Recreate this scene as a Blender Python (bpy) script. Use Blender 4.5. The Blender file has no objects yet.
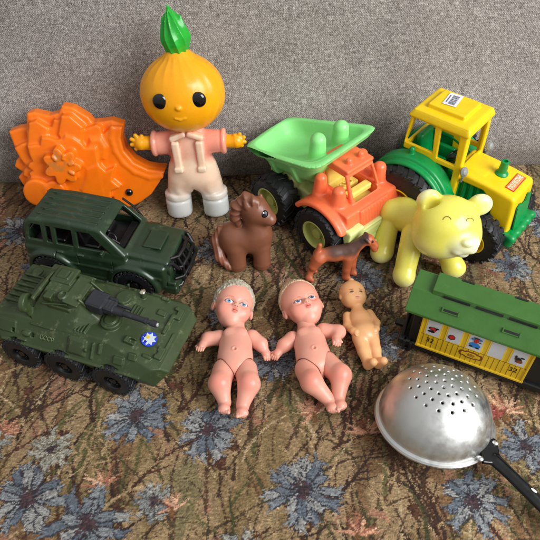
import bpy, math, random
import numpy as np
S = 0.01   # everything below is written in centimetres
sc = bpy.context.scene
COL = sc.collection
rng = np.random.default_rng(7)
random.seed(7)
def lin(c):
    c = np.asarray(c, float) / 255.0
    return np.where(c <= 0.04045, c / 12.92, ((c + 0.055) / 1.055) ** 2.4)
# ---------------------------------------------------------------- materials
def mat(name, rgb=(128, 128, 128), rough=0.4, sss=0.0, vcol=False, metal=0.0, var=0.08, vscale=60, bump=0.02,
        bscale=400, spec=0.5, wear=None, wear_amt=0.5, wscale=90, sssr=(1, .5, .3), ssscale=0.004, coat=0.0):
    m = bpy.data.materials.new(name); m.use_nodes = True
    nt = m.node_tree; N = nt.nodes; L = nt.links
    b = N['Principled BSDF']
    tc = N.new('ShaderNodeTexCoord')
    if vcol:
        a = N.new('ShaderNodeVertexColor'); a.layer_name = 'Col'; base = a.outputs['Color']
    else:
        a = N.new('ShaderNodeRGB'); a.outputs[0].default_value = (*lin(rgb), 1); base = a.outputs[0]
    n = N.new('ShaderNodeTexNoise'); n.inputs['Scale'].default_value = vscale; n.inputs['Detail'].default_value = 5
    L.new(tc.outputs['Object'], n.inputs['Vector'])
    mr = N.new('ShaderNodeMapRange'); mr.inputs[1].default_value = .3; mr.inputs[2].default_value = .7
    mr.inputs[3].default_value = 1 - var; mr.inputs[4].default_value = 1 + var
    L.new(n.outputs['Fac'], mr.inputs[0])
    mul = N.new('ShaderNodeVectorMath'); mul.operation = 'SCALE'
    L.new(base, mul.inputs[0]); L.new(mr.outputs[0], mul.inputs['Scale'])
    out = mul.outputs[0]
    if wear is not None:
        w = N.new('ShaderNodeTexNoise'); w.inputs['Scale'].default_value = wscale; w.inputs['Detail'].default_value = 8
        w.inputs['Roughness'].default_value = .75
        L.new(tc.outputs['Object'], w.inputs['Vector'])
        r = N.new('ShaderNodeMapRange'); r.inputs[1].default_value = .56; r.inputs[2].default_value = .72
        r.inputs[3].default_value = 0; r.inputs[4].default_value = wear_amt
        L.new(w.outputs['Fac'], r.inputs[0])
        mx = N.new('ShaderNodeMix'); mx.data_type = 'RGBA'
        L.new(r.outputs[0], mx.inputs['Factor']); L.new(out, mx.inputs['A']); mx.inputs['B'].default_value = (*lin(wear), 1)
        out = mx.outputs['Result']
    L.new(out, b.inputs['Base Color'])
    rr = N.new('ShaderNodeMapRange'); rr.inputs[1].default_value = .3; rr.inputs[2].default_value = .7
    rr.inputs[3].default_value = max(.02, rough - .08); rr.inputs[4].default_value = rough + .1
    n2 = N.new('ShaderNodeTexNoise'); n2.inputs['Scale'].default_value = vscale * 2.3; n2.inputs['Detail'].default_value = 6
    L.new(tc.outputs['Object'], n2.inputs['Vector']); L.new(n2.outputs['Fac'], rr.inputs[0])
    L.new(rr.outputs[0], b.inputs['Roughness'])
    b.inputs['Metallic'].default_value = metal
    b.inputs['Specular IOR Level'].default_value = spec
    if coat: b.inputs['Coat Weight'].default_value = coat; b.inputs['Coat Roughness'].default_value = .15
    if sss:
        b.inputs['Subsurface Weight'].default_value = sss
        b.inputs['Subsurface Radius'].default_value = sssr
        b.inputs['Subsurface Scale'].default_value = ssscale
    if bump:
        bn = N.new('ShaderNodeTexNoise'); bn.inputs['Scale'].default_value = bscale; bn.inputs['Detail'].default_value = 4
        L.new(tc.outputs['Object'], bn.inputs['Vector'])
        bp = N.new('ShaderNodeBump'); bp.inputs['Strength'].default_value = min(1, bump * 10); bp.inputs['Distance'].default_value = .0006
        L.new(bn.outputs['Fac'], bp.inputs['Height']); L.new(bp.outputs[0], b.inputs['Normal'])
    return m
# ---------------------------------------------------------------- objects
def thing(name, label, cat, loc=(0, 0, 0), rz=0, rx=0, ry=0, group=None):
    o = bpy.data.objects.new(name, None); COL.objects.link(o); o.empty_display_size = .01
    o.location = [v * S for v in loc]; o.rotation_euler = (math.radians(rx), math.radians(ry), math.radians(rz))
    o['label'] = label; o['category'] = cat
    if group: o['group'] = group
    return o
def mesh(name, V, F, m, parent=None, color=None, smooth=True, label=None, angle=None):
    V = np.asarray(V, float)
    me = bpy.data.meshes.new(name)
    if isinstance(F, np.ndarray) and len(F):
        k = F.shape[1]
        me.vertices.add(len(V)); me.vertices.foreach_set('co', (V * S).astype(np.float32).ravel())
        me.loops.add(F.size); me.loops.foreach_set('vertex_index', F.astype(np.int32).ravel())
        me.polygons.add(len(F)); me.polygons.foreach_set('loop_start', np.arange(0, F.size, k, dtype=np.int32))
        me.update(calc_edges=True)
    else:
        me.from_pydata([tuple(v) for v in (V * S).tolist()], [], [list(map(int, f)) for f in F]); me.update()
    me.validate()
    if color is not None:
        c = color(V) if callable(color) else color
        at = me.color_attributes.new('Col', 'FLOAT_COLOR', 'POINT')
        a = np.ones((len(V), 4), np.float32); a[:, :3] = lin(c)
        at.data.foreach_set('color', a.ravel())
    me.polygons.foreach_set('use_smooth', np.full(len(me.polygons), bool(smooth)))
    if angle is not None and smooth: me.set_sharp_from_angle(angle=math.radians(angle))
    me.materials.append(m)
    o = bpy.data.objects.new(name, me); COL.objects.link(o)
    if parent is not None: o.parent = parent
    if label: o['label'] = label
    return o
class MB:
    """collects simple solids into one mesh"""
    def __init__(s): s.V = []; s.F = []
    def add(s, V, F):
        b = len(s.V); s.V += [tuple(v) for v in np.asarray(V, float)]; s.F += [[i + b for i in f] for f in F]
    def box(s, c, h, R=None, bev=0.0):
        c = np.array(c, float); h = np.array(h, float); b = min(bev, h.min() * .45)
        if b <= 0:
            V = np.array([[x, y, z] for x in (-1, 1) for y in (-1, 1) for z in (-1, 1)]) * h
            F = [[0, 1, 3, 2], [4, 6, 7, 5], [0, 4, 5, 1], [2, 3, 7, 6], [0, 2, 6, 4], [1, 5, 7, 3]]
        else:
            V = []; idx = {}
            for sx in (-1, 1):
                for sy in (-1, 1):
                    for sz in (-1, 1):
                        for a in range(3):
                            v = np.array([sx, sy, sz]) * (h - b); v[a] += (sx, sy, sz)[a] * b
                            idx[(sx, sy, sz, a)] = len(V); V.append(v)
            F = []
            sg = (-1, 1)
            for a in range(3):
                o = [k for k in range(3) if k != a]
                for s_ in sg:
                    f = []
                    for (p, q) in ((-1, -1), (1, -1), (1, 1), (-1, 1)):
                        t = [0, 0, 0]; t[a] = s_; t[o[0]] = p; t[o[1]] = q; f.append(idx[(*t, a)])
                    F.append(f)
                for p in sg:
                    for q in sg:
                        t0 = [0, 0, 0]; t1 = [0, 0, 0]
                        t0[a] = -1; t1[a] = 1; t0[o[0]] = t1[o[0]] = p; t0[o[1]] = t1[o[1]] = q
                        F.append([idx[(*t0, o[0])], idx[(*t1, o[0])], idx[(*t1, o[1])], idx[(*t0, o[1])]])
            for sx in sg:
                for sy in sg:
                    for sz in sg: F.append([idx[(sx, sy, sz, a)] for a in range(3)])
            V = np.array(V)
            G = []
            for f in F:
                p = V[f]; nrm = np.cross(p[1] - p[0], p[2] - p[0])
                G.append(f if nrm @ p.mean(0) > 0 else f[::-1])
            F = G
        if R is not None: V = V @ np.array(R).T
        s.add(V + c, F); return s
    def tube(s, pts, r, n=12, caps=True):
        pts = np.array(pts, float); rs = np.broadcast_to(np.array(r, float), (len(pts),))
        V = []; F = []; up = None
        for i, p in enumerate(pts):
            d = pts[min(i + 1, len(pts) - 1)] - pts[max(i - 1, 0)]; d = d / (np.linalg.norm(d) + 1e-9)
            if up is None: up = np.array([0, 0, 1.]) if abs(d[2]) < .9 else np.array([1., 0, 0])
            x = np.cross(up, d); x /= np.linalg.norm(x); y = np.cross(d, x); up = y
            for k in range(n):
                t = 2 * math.pi * k / n; V.append(p + rs[i] * (x * math.cos(t) + y * math.sin(t)))
        for i in range(len(pts) - 1):
            for k in range(n): F.append([i * n + k, i * n + (k + 1) % n, (i + 1) * n + (k + 1) % n, (i + 1) * n + k])
        if caps: F.append(list(range(n))[::-1]); F.append([(len(pts) - 1) * n + k for k in range(n)])
        s.add(V, F); return s
    def lathe(s, prof, c=(0, 0, 0), R=None, n=40, closed=False, arc=None):
        """prof: (radius, height) pairs turned about local z"""
        V = []; F = []; m_ = len(prof)
        full = arc is None; a0, a1 = (0, 2 * math.pi) if full else arc
        cnt = n if full else n + 1
        for k in range(cnt):
            t = a0 + (a1 - a0) * k / n
            for (r, z) in prof: V.append((r * math.cos(t), r * math.sin(t), z))
        for k in range(n):
            k2 = (k + 1) % cnt
            for i in range(m_ if closed else m_ - 1):
                j = (i + 1) % m_
                F.append([k * m_ + i, k2 * m_ + i, k2 * m_ + j, k * m_ + j])
        V = np.array(V)
        if R is not None: V = V @ np.array(R).T
        s.add(V + np.array(c, float), F); return s
    def prism(s, poly, z0, z1, c=(0, 0, 0), R=None):
        n = len(poly); V = np.array([(x, y, z0) for x, y in poly] + [(x, y, z1) for x, y in poly], float)
        F = [list(range(n))[::-1], [n + i for i in range(n)]] + [[i, (i + 1) % n, n + (i + 1) % n, n + i] for i in range(n)]
        if R is not None: V = V @ np.array(R).T
        s.add(V + np.array(c, float), F); return s
    def build(s, name, m, parent=None, smooth=True, angle=35, **k):
        return mesh(name, s.V, s.F, m, parent, smooth=smooth, angle=angle, **k)
def rot(ax, deg):
    t = math.radians(deg); c, s = math.cos(t), math.sin(t)
    return np.array({'x': [[1, 0, 0], [0, c, -s], [0, s, c]], 'y': [[c, 0, s], [0, 1, 0], [-s, 0, c]], 'z': [[c, -s, 0], [s, c, 0], [0, 0, 1]]}[ax])
RY = np.array([[1, 0, 0], [0, 0, -1], [0, 1, 0]]).astype(float)   # local z -> -y
def text(body, size, m, parent, c, R, name='lettering', depth=.02, sx=1.0):
    cu = bpy.data.curves.new('t', 'FONT'); cu.body = body; cu.size = size; cu.extrude = depth
    cu.align_x = 'CENTER'; cu.align_y = 'CENTER'
    o = bpy.data.objects.new('t', cu); COL.objects.link(o)
    bpy.context.view_layer.update()
    me = o.evaluated_get(bpy.context.evaluated_depsgraph_get()).to_mesh()
    V = np.array([v.co[:] for v in me.vertices]); F = [list(p.vertices) for p in me.polygons]
    bpy.data.objects.remove(o); bpy.data.curves.remove(cu)
    V[:, 0] *= sx
    return mesh(name, V @ np.array(R).T + np.array(c, float), F, m, parent, smooth=False)
# ---------------------------------------------------------------- signed distance shapes
def A(v): return np.asarray(v, float)
def ell(c, r, R=None):
    c = A(c); r = A(r)
    def f(P):
        p = P - c
        if R is not None: p = p @ R
        k0 = np.linalg.norm(p / r, axis=1); k1 = np.linalg.norm(p / r ** 2, axis=1)
        return np.where(k0 < 1e-6, -r.min(), k0 * (k0 - 1) / np.maximum(k1, 1e-9))
    return f
def cap(a, b, ra, rb=None):
    a = A(a); b = A(b); rb = ra if rb is None else rb; ab = b - a; L2 = ab @ ab
    def f(P):
        t = np.clip((P - a) @ ab / L2, 0, 1)
        return np.linalg.norm(P - a - t[:, None] * ab, axis=1) - (ra + (rb - ra) * t)
    return f
def chain(k, pts):
    return U(k, *[cap(pts[i][:3], pts[i + 1][:3], pts[i][3], pts[i + 1][3]) for i in range(len(pts) - 1)])
def box(c, h, r=0.0, R=None):
    c = A(c); h = A(h) - r
    def f(P):
        p = P - c
        if R is not None: p = p @ R
        q = np.abs(p) - h
        return np.linalg.norm(np.maximum(q, 0), axis=1) + np.minimum(q.max(1), 0) - r
    return f
def cyl(c, ax, rad, hh, r=0.0):
    c = A(c); i = 'xyz'.index(ax); o = [k for k in range(3) if k != i]
    def f(P):
        p = P - c; d = np.hypot(p[:, o[0]], p[:, o[1]]) - rad + r; e = np.abs(p[:, i]) - hh + r
        return np.hypot(np.maximum(d, 0), np.maximum(e, 0)) + np.minimum(np.maximum(d, e), 0) - r
    return f
def tor(c, ax, R_, r):
    c = A(c); i = 'xyz'.index(ax); o = [k for k in range(3) if k != i]
    def f(P):
        p = P - c; return np.hypot(np.hypot(p[:, o[0]], p[:, o[1]]) - R_, p[:, i]) - r
    return f
def pdist(poly, x, y):
    n = len(poly); d = np.full(x.shape, 1e9); s = np.ones(x.shape)
    for i in range(n):
        ax, ay = poly[i]; bx, by = poly[i - 1]; ex, ey = bx - ax, by - ay; wx, wy = x - ax, y - ay
        t = np.clip((wx * ex + wy * ey) / (ex * ex + ey * ey + 1e-12), 0, 1)
        d = np.minimum(d, (wx - ex * t) ** 2 + (wy - ey * t) ** 2)
        c1 = y >= ay; c2 = y < by; c3 = ex * wy > ey * wx
        fl = (c1 & c2 & c3) | (~c1 & ~c2 & ~c3); s = np.where(fl, -s, s)
    return s * np.sqrt(d)
def ext(poly, ax, a, b, r=0.0, R=None, c=None):
    i = 'xyz'.index(ax); o = [k for k in range(3) if k != i]
    def f(P):
        if c is not None: P = P - A(c)
        if R is not None: P = P @ R
        d = pdist(poly, P[:, o[0]], P[:, o[1]]) + r; e = np.abs(P[:, i] - (a + b) / 2) - abs(b - a) / 2 + r
        return np.hypot(np.maximum(d, 0), np.maximum(e, 0)) + np.minimum(np.maximum(d, e), 0) - r
    return f
def half(p, n):
    p = A(p); n = A(n) / np.linalg.norm(n)
    return lambda P: (P - p) @ n
def smin(a, b, k):
    if k <= 0: return np.minimum(a, b)
    h = np.maximum(k - np.abs(a - b), 0) / k; return np.minimum(a, b) - h * h * k * .25
def U(k, *fs):
    def f(P):
        d = fs[0](P)
        for g in fs[1:]: d = smin(d, g(P), k)
        return d
    return f
def SUB(k, a, *bs):
    def f(P):
        d = a(P)
        for g in bs: d = -smin(-d, g(P), k)
        return d
    return f
def INT(k, a, *bs):
    def f(P):
        d = a(P)
        for g in bs: d = -smin(-d, -g(P), k)
        return d
    return f
def XF(f, R=None, t=(0, 0, 0)):
    t = A(t)
    return lambda P: f((P - t) @ R if R is not None else P - t)
def MIR(f):   # mirrored over y
    return lambda P: f(P * np.array([1, -1, 1]))
def sdf(name, f, lo, hi, h, m, parent, color=None, label=None, it=2, relax=0):
    lo = A(lo) - h * 1.5; hi = A(hi) + h * 1.5; B = 8
    nb = np.ceil((hi - lo) / (h * B)).astype(int); N = nb * B
    ii = np.stack(np.meshgrid(*[np.arange(k) for k in nb], indexing='ij'), -1).reshape(-1, 3)
    cen = lo + (ii * B + (B - 1) / 2) * h
    fc = f(cen); act = np.abs(fc) < B * h * .87 * 1.7 + h
    G = np.repeat(np.repeat(np.repeat(np.where(fc < 0, -1e3, 1e3).reshape(nb), B, 0), B, 1), B, 2)
    off = np.stack(np.meshgrid(*[np.arange(B)] * 3, indexing='ij'), -1).reshape(-1, 3)
    ai = ii[act]
    for s in range(0, len(ai), 400):
        I = (ai[s:s + 400, None, :] * B + off[None]).reshape(-1, 3)
        G[I[:, 0], I[:, 1], I[:, 2]] = f(lo + I * h)
    sg = G < 0
    c8 = [(a, b, c) for a in (0, 1) for b in (0, 1) for c in (0, 1)]
    def sl(A_, o): return A_[o[0]:N[0] - 1 + o[0], o[1]:N[1] - 1 + o[1], o[2]:N[2] - 1 + o[2]]
    cnt = sum(sl(sg, o).astype(np.int8) for o in c8)
    ci = np.argwhere((cnt > 0) & (cnt < 8))
    if len(ci) == 0: print('EMPTY', name); return None
    acc = np.zeros((len(ci), 3)); w = np.zeros(len(ci))
    for a in range(8):
        for b in range(a + 1, 8):
            oa, ob = A(c8[a]).astype(int), A(c8[b]).astype(int)
            if np.abs(oa - ob).sum() != 1: continue
            pa = ci + oa; pb = ci + ob
            va = G[pa[:, 0], pa[:, 1], pa[:, 2]]; vb = G[pb[:, 0], pb[:, 1], pb[:, 2]]
            cr = (va < 0) != (vb < 0); t = np.where(cr, va / np.where(cr, va - vb, 1), 0)
            acc += np.where(cr[:, None], pa + t[:, None] * (pb - pa), 0); w += cr
    V = lo + acc / w[:, None] * h
    for _ in range(it):
        e = h * .3; f0 = f(V)
        g = np.stack([f(V + e * np.eye(3)[k]) - f(V - e * np.eye(3)[k]) for k in range(3)], 1) / (2 * e)
        st = f0[:, None] * g / np.maximum((g * g).sum(1), .25)[:, None]
        ln = np.linalg.norm(st, axis=1, keepdims=True); st *= np.minimum(1, h * .5 / np.maximum(ln, 1e-9)); V = V - st
    idx = -np.ones(N, np.int64); idx[ci[:, 0], ci[:, 1], ci[:, 2]] = np.arange(len(ci))
    Fs = []
    for ax in range(3):
        e = np.eye(3, dtype=int)[ax]; u = np.eye(3, dtype=int)[(ax + 1) % 3]; v = np.eye(3, dtype=int)[(ax + 2) % 3]
        s0 = sg[1:N[0] - 1, 1:N[1] - 1, 1:N[2] - 1]
        s1 = sg[1 + e[0]:N[0] - 1 + e[0], 1 + e[1]:N[1] - 1 + e[1], 1 + e[2]:N[2] - 1 + e[2]]
        p = np.argwhere(s0 != s1) + 1
        if not len(p): continue
        q = [idx[tuple((p - a * u - b * v).T)] for a, b in ((1, 1), (0, 1), (0, 0), (1, 0))]
        Q = np.stack(q, 1); inn = sg[tuple(p.T)]; Q[~inn] = Q[~inn][:, ::-1]; Fs.append(Q[(Q >= 0).all(1)])
    F = np.concatenate(Fs)
    if relax:
        E = np.unique(np.sort(np.concatenate([F[:, [0, 1]], F[:, [1, 2]], F[:, [2, 3]], F[:, [3, 0]]]), 1), axis=0)
        dg = np.bincount(E.ravel(), minlength=len(V)).astype(float)[:, None]
        for q in range(relax):
            a = np.stack([np.bincount(E[:, 0], V[E[:, 1], k], len(V)) + np.bincount(E[:, 1], V[E[:, 0], k], len(V)) for k in range(3)], 1)
            V = V + (.5 if q % 2 == 0 else -.45) * (a / np.maximum(dg, 1) - V)
    return mesh(name, V, F, m, parent, color=color, label=label)
# value noise for painted patterns
def vnoise(x, y, seed=0):
    xi = np.floor(x).astype(int); yi = np.floor(y).astype(int); fx = x - xi; fy = y - yi
    def hsh(a, b):
        n = (a * 374761393 + b * 668265263 + seed * 1442695041) & 0x7fffffff
        n = ((n ^ (n >> 13)) * 1274126177) & 0x7fffffff
        return ((n ^ (n >> 16)) & 0xffff) / 65535.0
    fx = fx * fx * (3 - 2 * fx); fy = fy * fy * (3 - 2 * fy)
    return (hsh(xi, yi) * (1 - fx) + hsh(xi + 1, yi) * fx) * (1 - fy) + (hsh(xi, yi + 1) * (1 - fx) + hsh(xi + 1, yi + 1) * fx) * fy
def fbm(x, y, seed=0, o=4):
    r = 0; a = .5; t = 0
    for k in range(o): r = r + a * vnoise(x * 2 ** k, y * 2 ** k, seed + k * 17); t += a; a *= .55
    return r / t
# ================================================================ SOFA
def build_seat():
    st = .085; X0, X1, Y0, Y1 = -52., 52., -42., 24.
    nx = int((X1 - X0) / st); ny = int((Y1 - Y0) / st)
    xs = X0 + np.arange(nx) * st; ys = Y0 + np.arange(ny) * st
    X, Y = np.meshgrid(xs, ys)          # [ny,nx]
    r = np.random.default_rng(21)
    wx = X + 3.0 * (fbm(X * .25, Y * .2, 3) - .5); wy = Y + 3 * (fbm(X * .22, Y * .25, 9) - .5)
    C = np.zeros((ny, nx, 3)); C[:] = (150, 127, 91)
    def patch(seed, sx, sy, th, rgb, soft=.02):
        n = fbm(wx * sx, wy * sy, seed, 5); a = np.clip((n - th) / soft, 0, 1)[..., None]
        C[:] = C * (1 - a) + np.array(rgb, float) * a
    patch(11, .25, .12, .50, (128, 109, 72), .06); patch(31, .35, .14, .56, (150, 128, 92), .05); patch(41, .3, .1, .57, (118, 92, 62), .05)
    patch(51, .45, .2, .68, (148, 112, 86), .03); patch(61, .4, .12, .64, (124, 113, 78), .08);
    def stroke(pts, w, rgb, jag=.06, taper=True, alpha=1.0):
        jag = min(jag, w * .4)
        pts = np.array(pts, float); n = len(pts) - 1
        for i in range(n):
            a, b = pts[i], pts[i + 1]
            wa = w * (1 - (i / n) ** 2 * .8) if taper else w; wb = w * (1 - ((i + 1) / n) ** 2 * .8) if taper else w
            m_ = w + .2
            i0 = max(0, int((min(a[0], b[0]) - m_ - X0) / st)); i1 = min(nx, int((max(a[0], b[0]) + m_ - X0) / st) + 2)
            j0 = max(0, int((min(a[1], b[1]) - m_ - Y0) / st)); j1 = min(ny, int((max(a[1], b[1]) + m_ - Y0) / st) + 2)
            if i1 <= i0 or j1 <= j0: continue
            x = X[j0:j1, i0:i1]; y = Y[j0:j1, i0:i1]; e = b - a; L2 = e @ e + 1e-9
            t = np.clip(((x - a[0]) * e[0] + (y - a[1]) * e[1]) / L2, 0, 1)
            d = np.hypot(x - a[0] - t * e[0], y - a[1] - t * e[1]) - (wa + (wb - wa) * t)
            d = d + jag * (J[j0:j1, i0:i1] - .5) * 2
            k = (d < 0); sub = C[j0:j1, i0:i1]; sub[k] = sub[k] * (1 - alpha) + np.array(rgb, float) * alpha
    J = np.clip(.5 * r.random((ny, nx)) + .5 * np.repeat(r.random((ny, nx // 4 + 1)), 4, 1)[:, :nx], 0, 1)
    def curve(x, y, ang, L, bend, n=9, wig=.1):
        p = [(x, y)]; a = ang
        for k in range(n):
            a += bend / n + r.normal() * wig; x += math.cos(a) * L / n; y += math.sin(a) * L / n; p.append((x, y))
        return p
    dark = [(70, 48, 36), (58, 44, 36), (80, 56, 40), (66, 56, 40)]; olive = [(86, 84, 50), (98, 94, 58), (72, 70, 44)]
    straw = [(160, 138, 98), (150, 128, 88), (172, 152, 114)]; clay = [(158, 118, 90), (136, 94, 72), (108, 68, 52)]
    for k in range(3000):
        x = r.uniform(X0, X1); y = r.uniform(Y0, Y1 - 3); f = r.random(); a = math.pi / 2 + r.normal() * .42 - .12
        if f < .40: stroke(curve(x, y, a, r.uniform(4, 13), r.normal() * .5), r.uniform(.05, .15), dark[r.integers(4)], alpha=.82)
        elif f < .60: stroke(curve(x, y, a, r.uniform(3, 9), r.normal() * .8), r.uniform(.08, .26), olive[r.integers(3)])
        elif f < .86: stroke(curve(x, y, a, r.uniform(2, 8), r.normal() * .8), r.uniform(.05, .17), straw[r.integers(3)])
        elif f < .91: stroke(curve(x, y, a + r.normal(), r.uniform(1, 2.4), r.normal(), 4), r.uniform(.15, .4), clay[r.integers(3)])
        else:   # twig with side shoots
            p = curve(x, y, a, r.uniform(6, 10), r.normal() * .5); stroke(p, .17, dark[r.integers(2)])
            for q in p[2:]:
                sgn = r.choice([-1, 1]); stroke(curve(q[0], q[1], a + sgn * .8, r.uniform(.8, 2.4), -sgn * .5, 4), .1, dark[r.integers(4)])
    def seedhead(x, y, s=1.0):
        stroke(curve(x, y - 3 * s, 1.5, 3 * s, .1), .14, (66, 50, 38))
        for q in range(9): stroke([(x + r.normal() * .2 * s, y + r.normal() * .3 * s), (x + r.normal() * .4 * s, y + r.normal() * .6 * s)], .22 * s, (70, 44, 34) if q % 2 else (88, 60, 44))
    def pinkfl(x, y, s=1.0, cols=((188, 140, 108), (160, 108, 82), (206, 168, 132), (120, 78, 58))):
        a0 = r.uniform(.9, 2.1)
        for k in range(15):
            a = a0 + (k - 7) * .2 + r.normal() * .05; L = s * r.uniform(1.3, 2.3)
            stroke(curve(x, y, a, L, r.normal() * .4, 4, .05), .17 * s, cols[r.integers(len(cols))])
        stroke([(x, y - .5), (x, y + .2)], .35 * s, (112, 82, 52))
    def corn(x, y, s=1.0, pale=0.0):
        lt = [(114, 122, 124), (132, 138, 136), (98, 108, 114), (148, 150, 142)]; dk = (60, 60, 64)
        lt = [tuple(np.array(t) * (1 - pale) + np.array((168, 164, 140)) * pale) for t in lt]; dk = tuple(np.array(dk) * (1 - pale) + np.array((110, 100, 76)) * pale)
        ph = r.uniform(0, 6); npet = int(r.integers(10, 13))
        for layer in (0, 1):
            for k in range(npet):
                a = ph + 2 * math.pi * (k + .5 * layer) / npet + r.normal() * .1
                L = s * r.uniform(2.4, 3.3) * (1 - .25 * layer); wd = s * r.uniform(.26, .36); t = np.array(lt[r.integers(4)])
                P0 = (x + math.cos(a) * .55 * s, y + math.sin(a) * .55 * s); bend = r.normal() * .18
                P1 = (x + math.cos(a + bend * .4) * L * .6, y + math.sin(a + bend * .4) * L * .6); P2 = (x + math.cos(a + bend) * L * .86, y + math.sin(a + bend) * L * .86)
                tips = [(x + math.cos(a + bend + q) * L * r.uniform(.98, 1.2), y + math.sin(a + bend + q) * L * r.uniform(.98, 1.2)) for q in (-.17, 0, .17)]
                for grow, cc in ((.15, dk), (0, t)):
                    stroke([P0, P1], wd * .55 + grow * s, cc, .03, False); stroke([P1, P2], wd + grow * s * .8, cc, .05, False)
                    for q in tips: stroke([P2, q], wd * .48 + grow * s * .7, cc, .05)
                stroke([P0, P1], .05 * s, dk, .03, False)
                if r.random() < .7: stroke([P1, tips[r.integers(3)]], .05 * s, np.array(lt[r.integers(4)]) * .8, .03)
        for k in range(70):
            a = r.uniform(0, 6.28); q = abs(r.normal()) * .38 * s; q = min(q, .8 * s)
            stroke([(x + math.cos(a) * q, y + math.sin(a) * q), (x + math.cos(a) * (q + .2 * s), y + math.sin(a) * (q + .2 * s))], .14 * s, [(66, 52, 54), (56, 48, 54), (84, 62, 64), (74, 64, 60)][r.integers(4)], .03)
    known = [(-12.4, -18.4, .95), (-20.2, -26.0, 1.05), (-14.9, -28.2, 1.05), (-5.6, -19.8, .95), (2.7, -25.4, 1.0), (16.9, -26.2, .9), (22.8, -21.4, .8),
             (0.2, -12.2, .85), (10.3, -0.9, .85), (-6.4, 3.2, .7), (-30.1, 6.6, .9), (27.4, .6, .75), (11.3, -10.2, .7), (-26, 1.0, .8), (-5, -6.5, .55), (33, 8, .9), (-3, 10.5, .8), (20, -2.2, .5), (-35, -9, 1), (34, -12, 1), (-30, -33, 1), (30, -31, 1), (10, -35, 1), (-5, -37, 1), (40, -2, 1), (-42, 2, 1)]
    for k in range(22):
        x = r.uniform(X0, X1); y = r.uniform(Y0, Y1 - 6)
        if all(math.hypot(x - a, y - b) > 5 for a, b, c in known): corn(x, y, r.uniform(.45, .7), r.uniform(.2, .5))
    for (x, y, s) in [(-14.1, -25.0, .9), (4.1, -18.2, 1.), (8.8, -20.1, 1.), (21.7, -18.0, 1.1), (18.8, 1.2, .8), (22, .6, .8), (-11, -31, 1), (7, -29, 1), (-24, -20, .8), (-17, -11, .9), (-8, -27, .7), (26, -27, 1), (13, -33, 1)]: pinkfl(x, y, s)
    pinkfl(20.8, -18.6, .9, ((150, 80, 68), (130, 66, 56), (170, 110, 90)))
    for (x, y) in [(-18.5, -20.5), (-23, -15.5), (-3.2, -21.5), (-1.9, -17.4), (-4.3, -22.9), (-8.5, -15), (1.5, -31), (12, -27), (-22, 4), (14.5, -7)]: seedhead(x, y)
    for (x, y, s) in known: corn(x, y, s, .0)
    corn(-19.3, -21.6, .65, .75)
    # woven look: look-ups slip by a thread, thread by thread
    jx = np.clip(np.arange(nx)[None] + np.rint(.65 * r.normal(size=(ny, nx))).astype(int), 0, nx - 1)
    jy = np.clip(np.arange(ny)[:, None] + np.rint(.3 * r.normal(size=(ny, nx))).astype(int), 0, ny - 1)
    C = C[jy, jx]
    # thread grain
    g1 = np.repeat(r.normal(size=(ny, nx // 3 + 1)), 3, 1)[:, :nx]; g2 = r.normal(size=(ny, nx))
    C *= (1 + .10 * g1 + .09 * g2)[..., None]
    C *= (.92 + .2 * (fbm(X * .1, Y * .1, 77) - .5))[..., None]
    C = np.clip(C * np.array([1.0, .975, 1.0]), 8, 235)
    lum = C.mean(2) / 255
    Z = .35 * (fbm(X * .09, Y * .09, 5) - .5) + .10 * (fbm(X * .5, Y * .5, 6) - .5) + .03 * (lum - .4) + .012 * g1 + .0
    # droop away behind the cushion edge under the backrest
    V = np.stack([X, Y, Z], -1).reshape(-1, 3)
    i = (np.arange(ny - 1)[:, None] * nx + np.arange(nx - 1)[None]).ravel()
    F = np.stack([i, i + 1, i + 1 + nx, i + nx], 1)
    m = mat('tapestry', vcol=True, rough=.9, var=.1, vscale=900, bump=.06, bscale=1500, spec=.12)
    m.node_tree.nodes['Principled BSDF'].inputs['Sheen Weight'].default_value = .06
    o = mesh('sofa_seat', V, F, m, color=C.reshape(-1, 3)); o['kind'] = 'structure'
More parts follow.
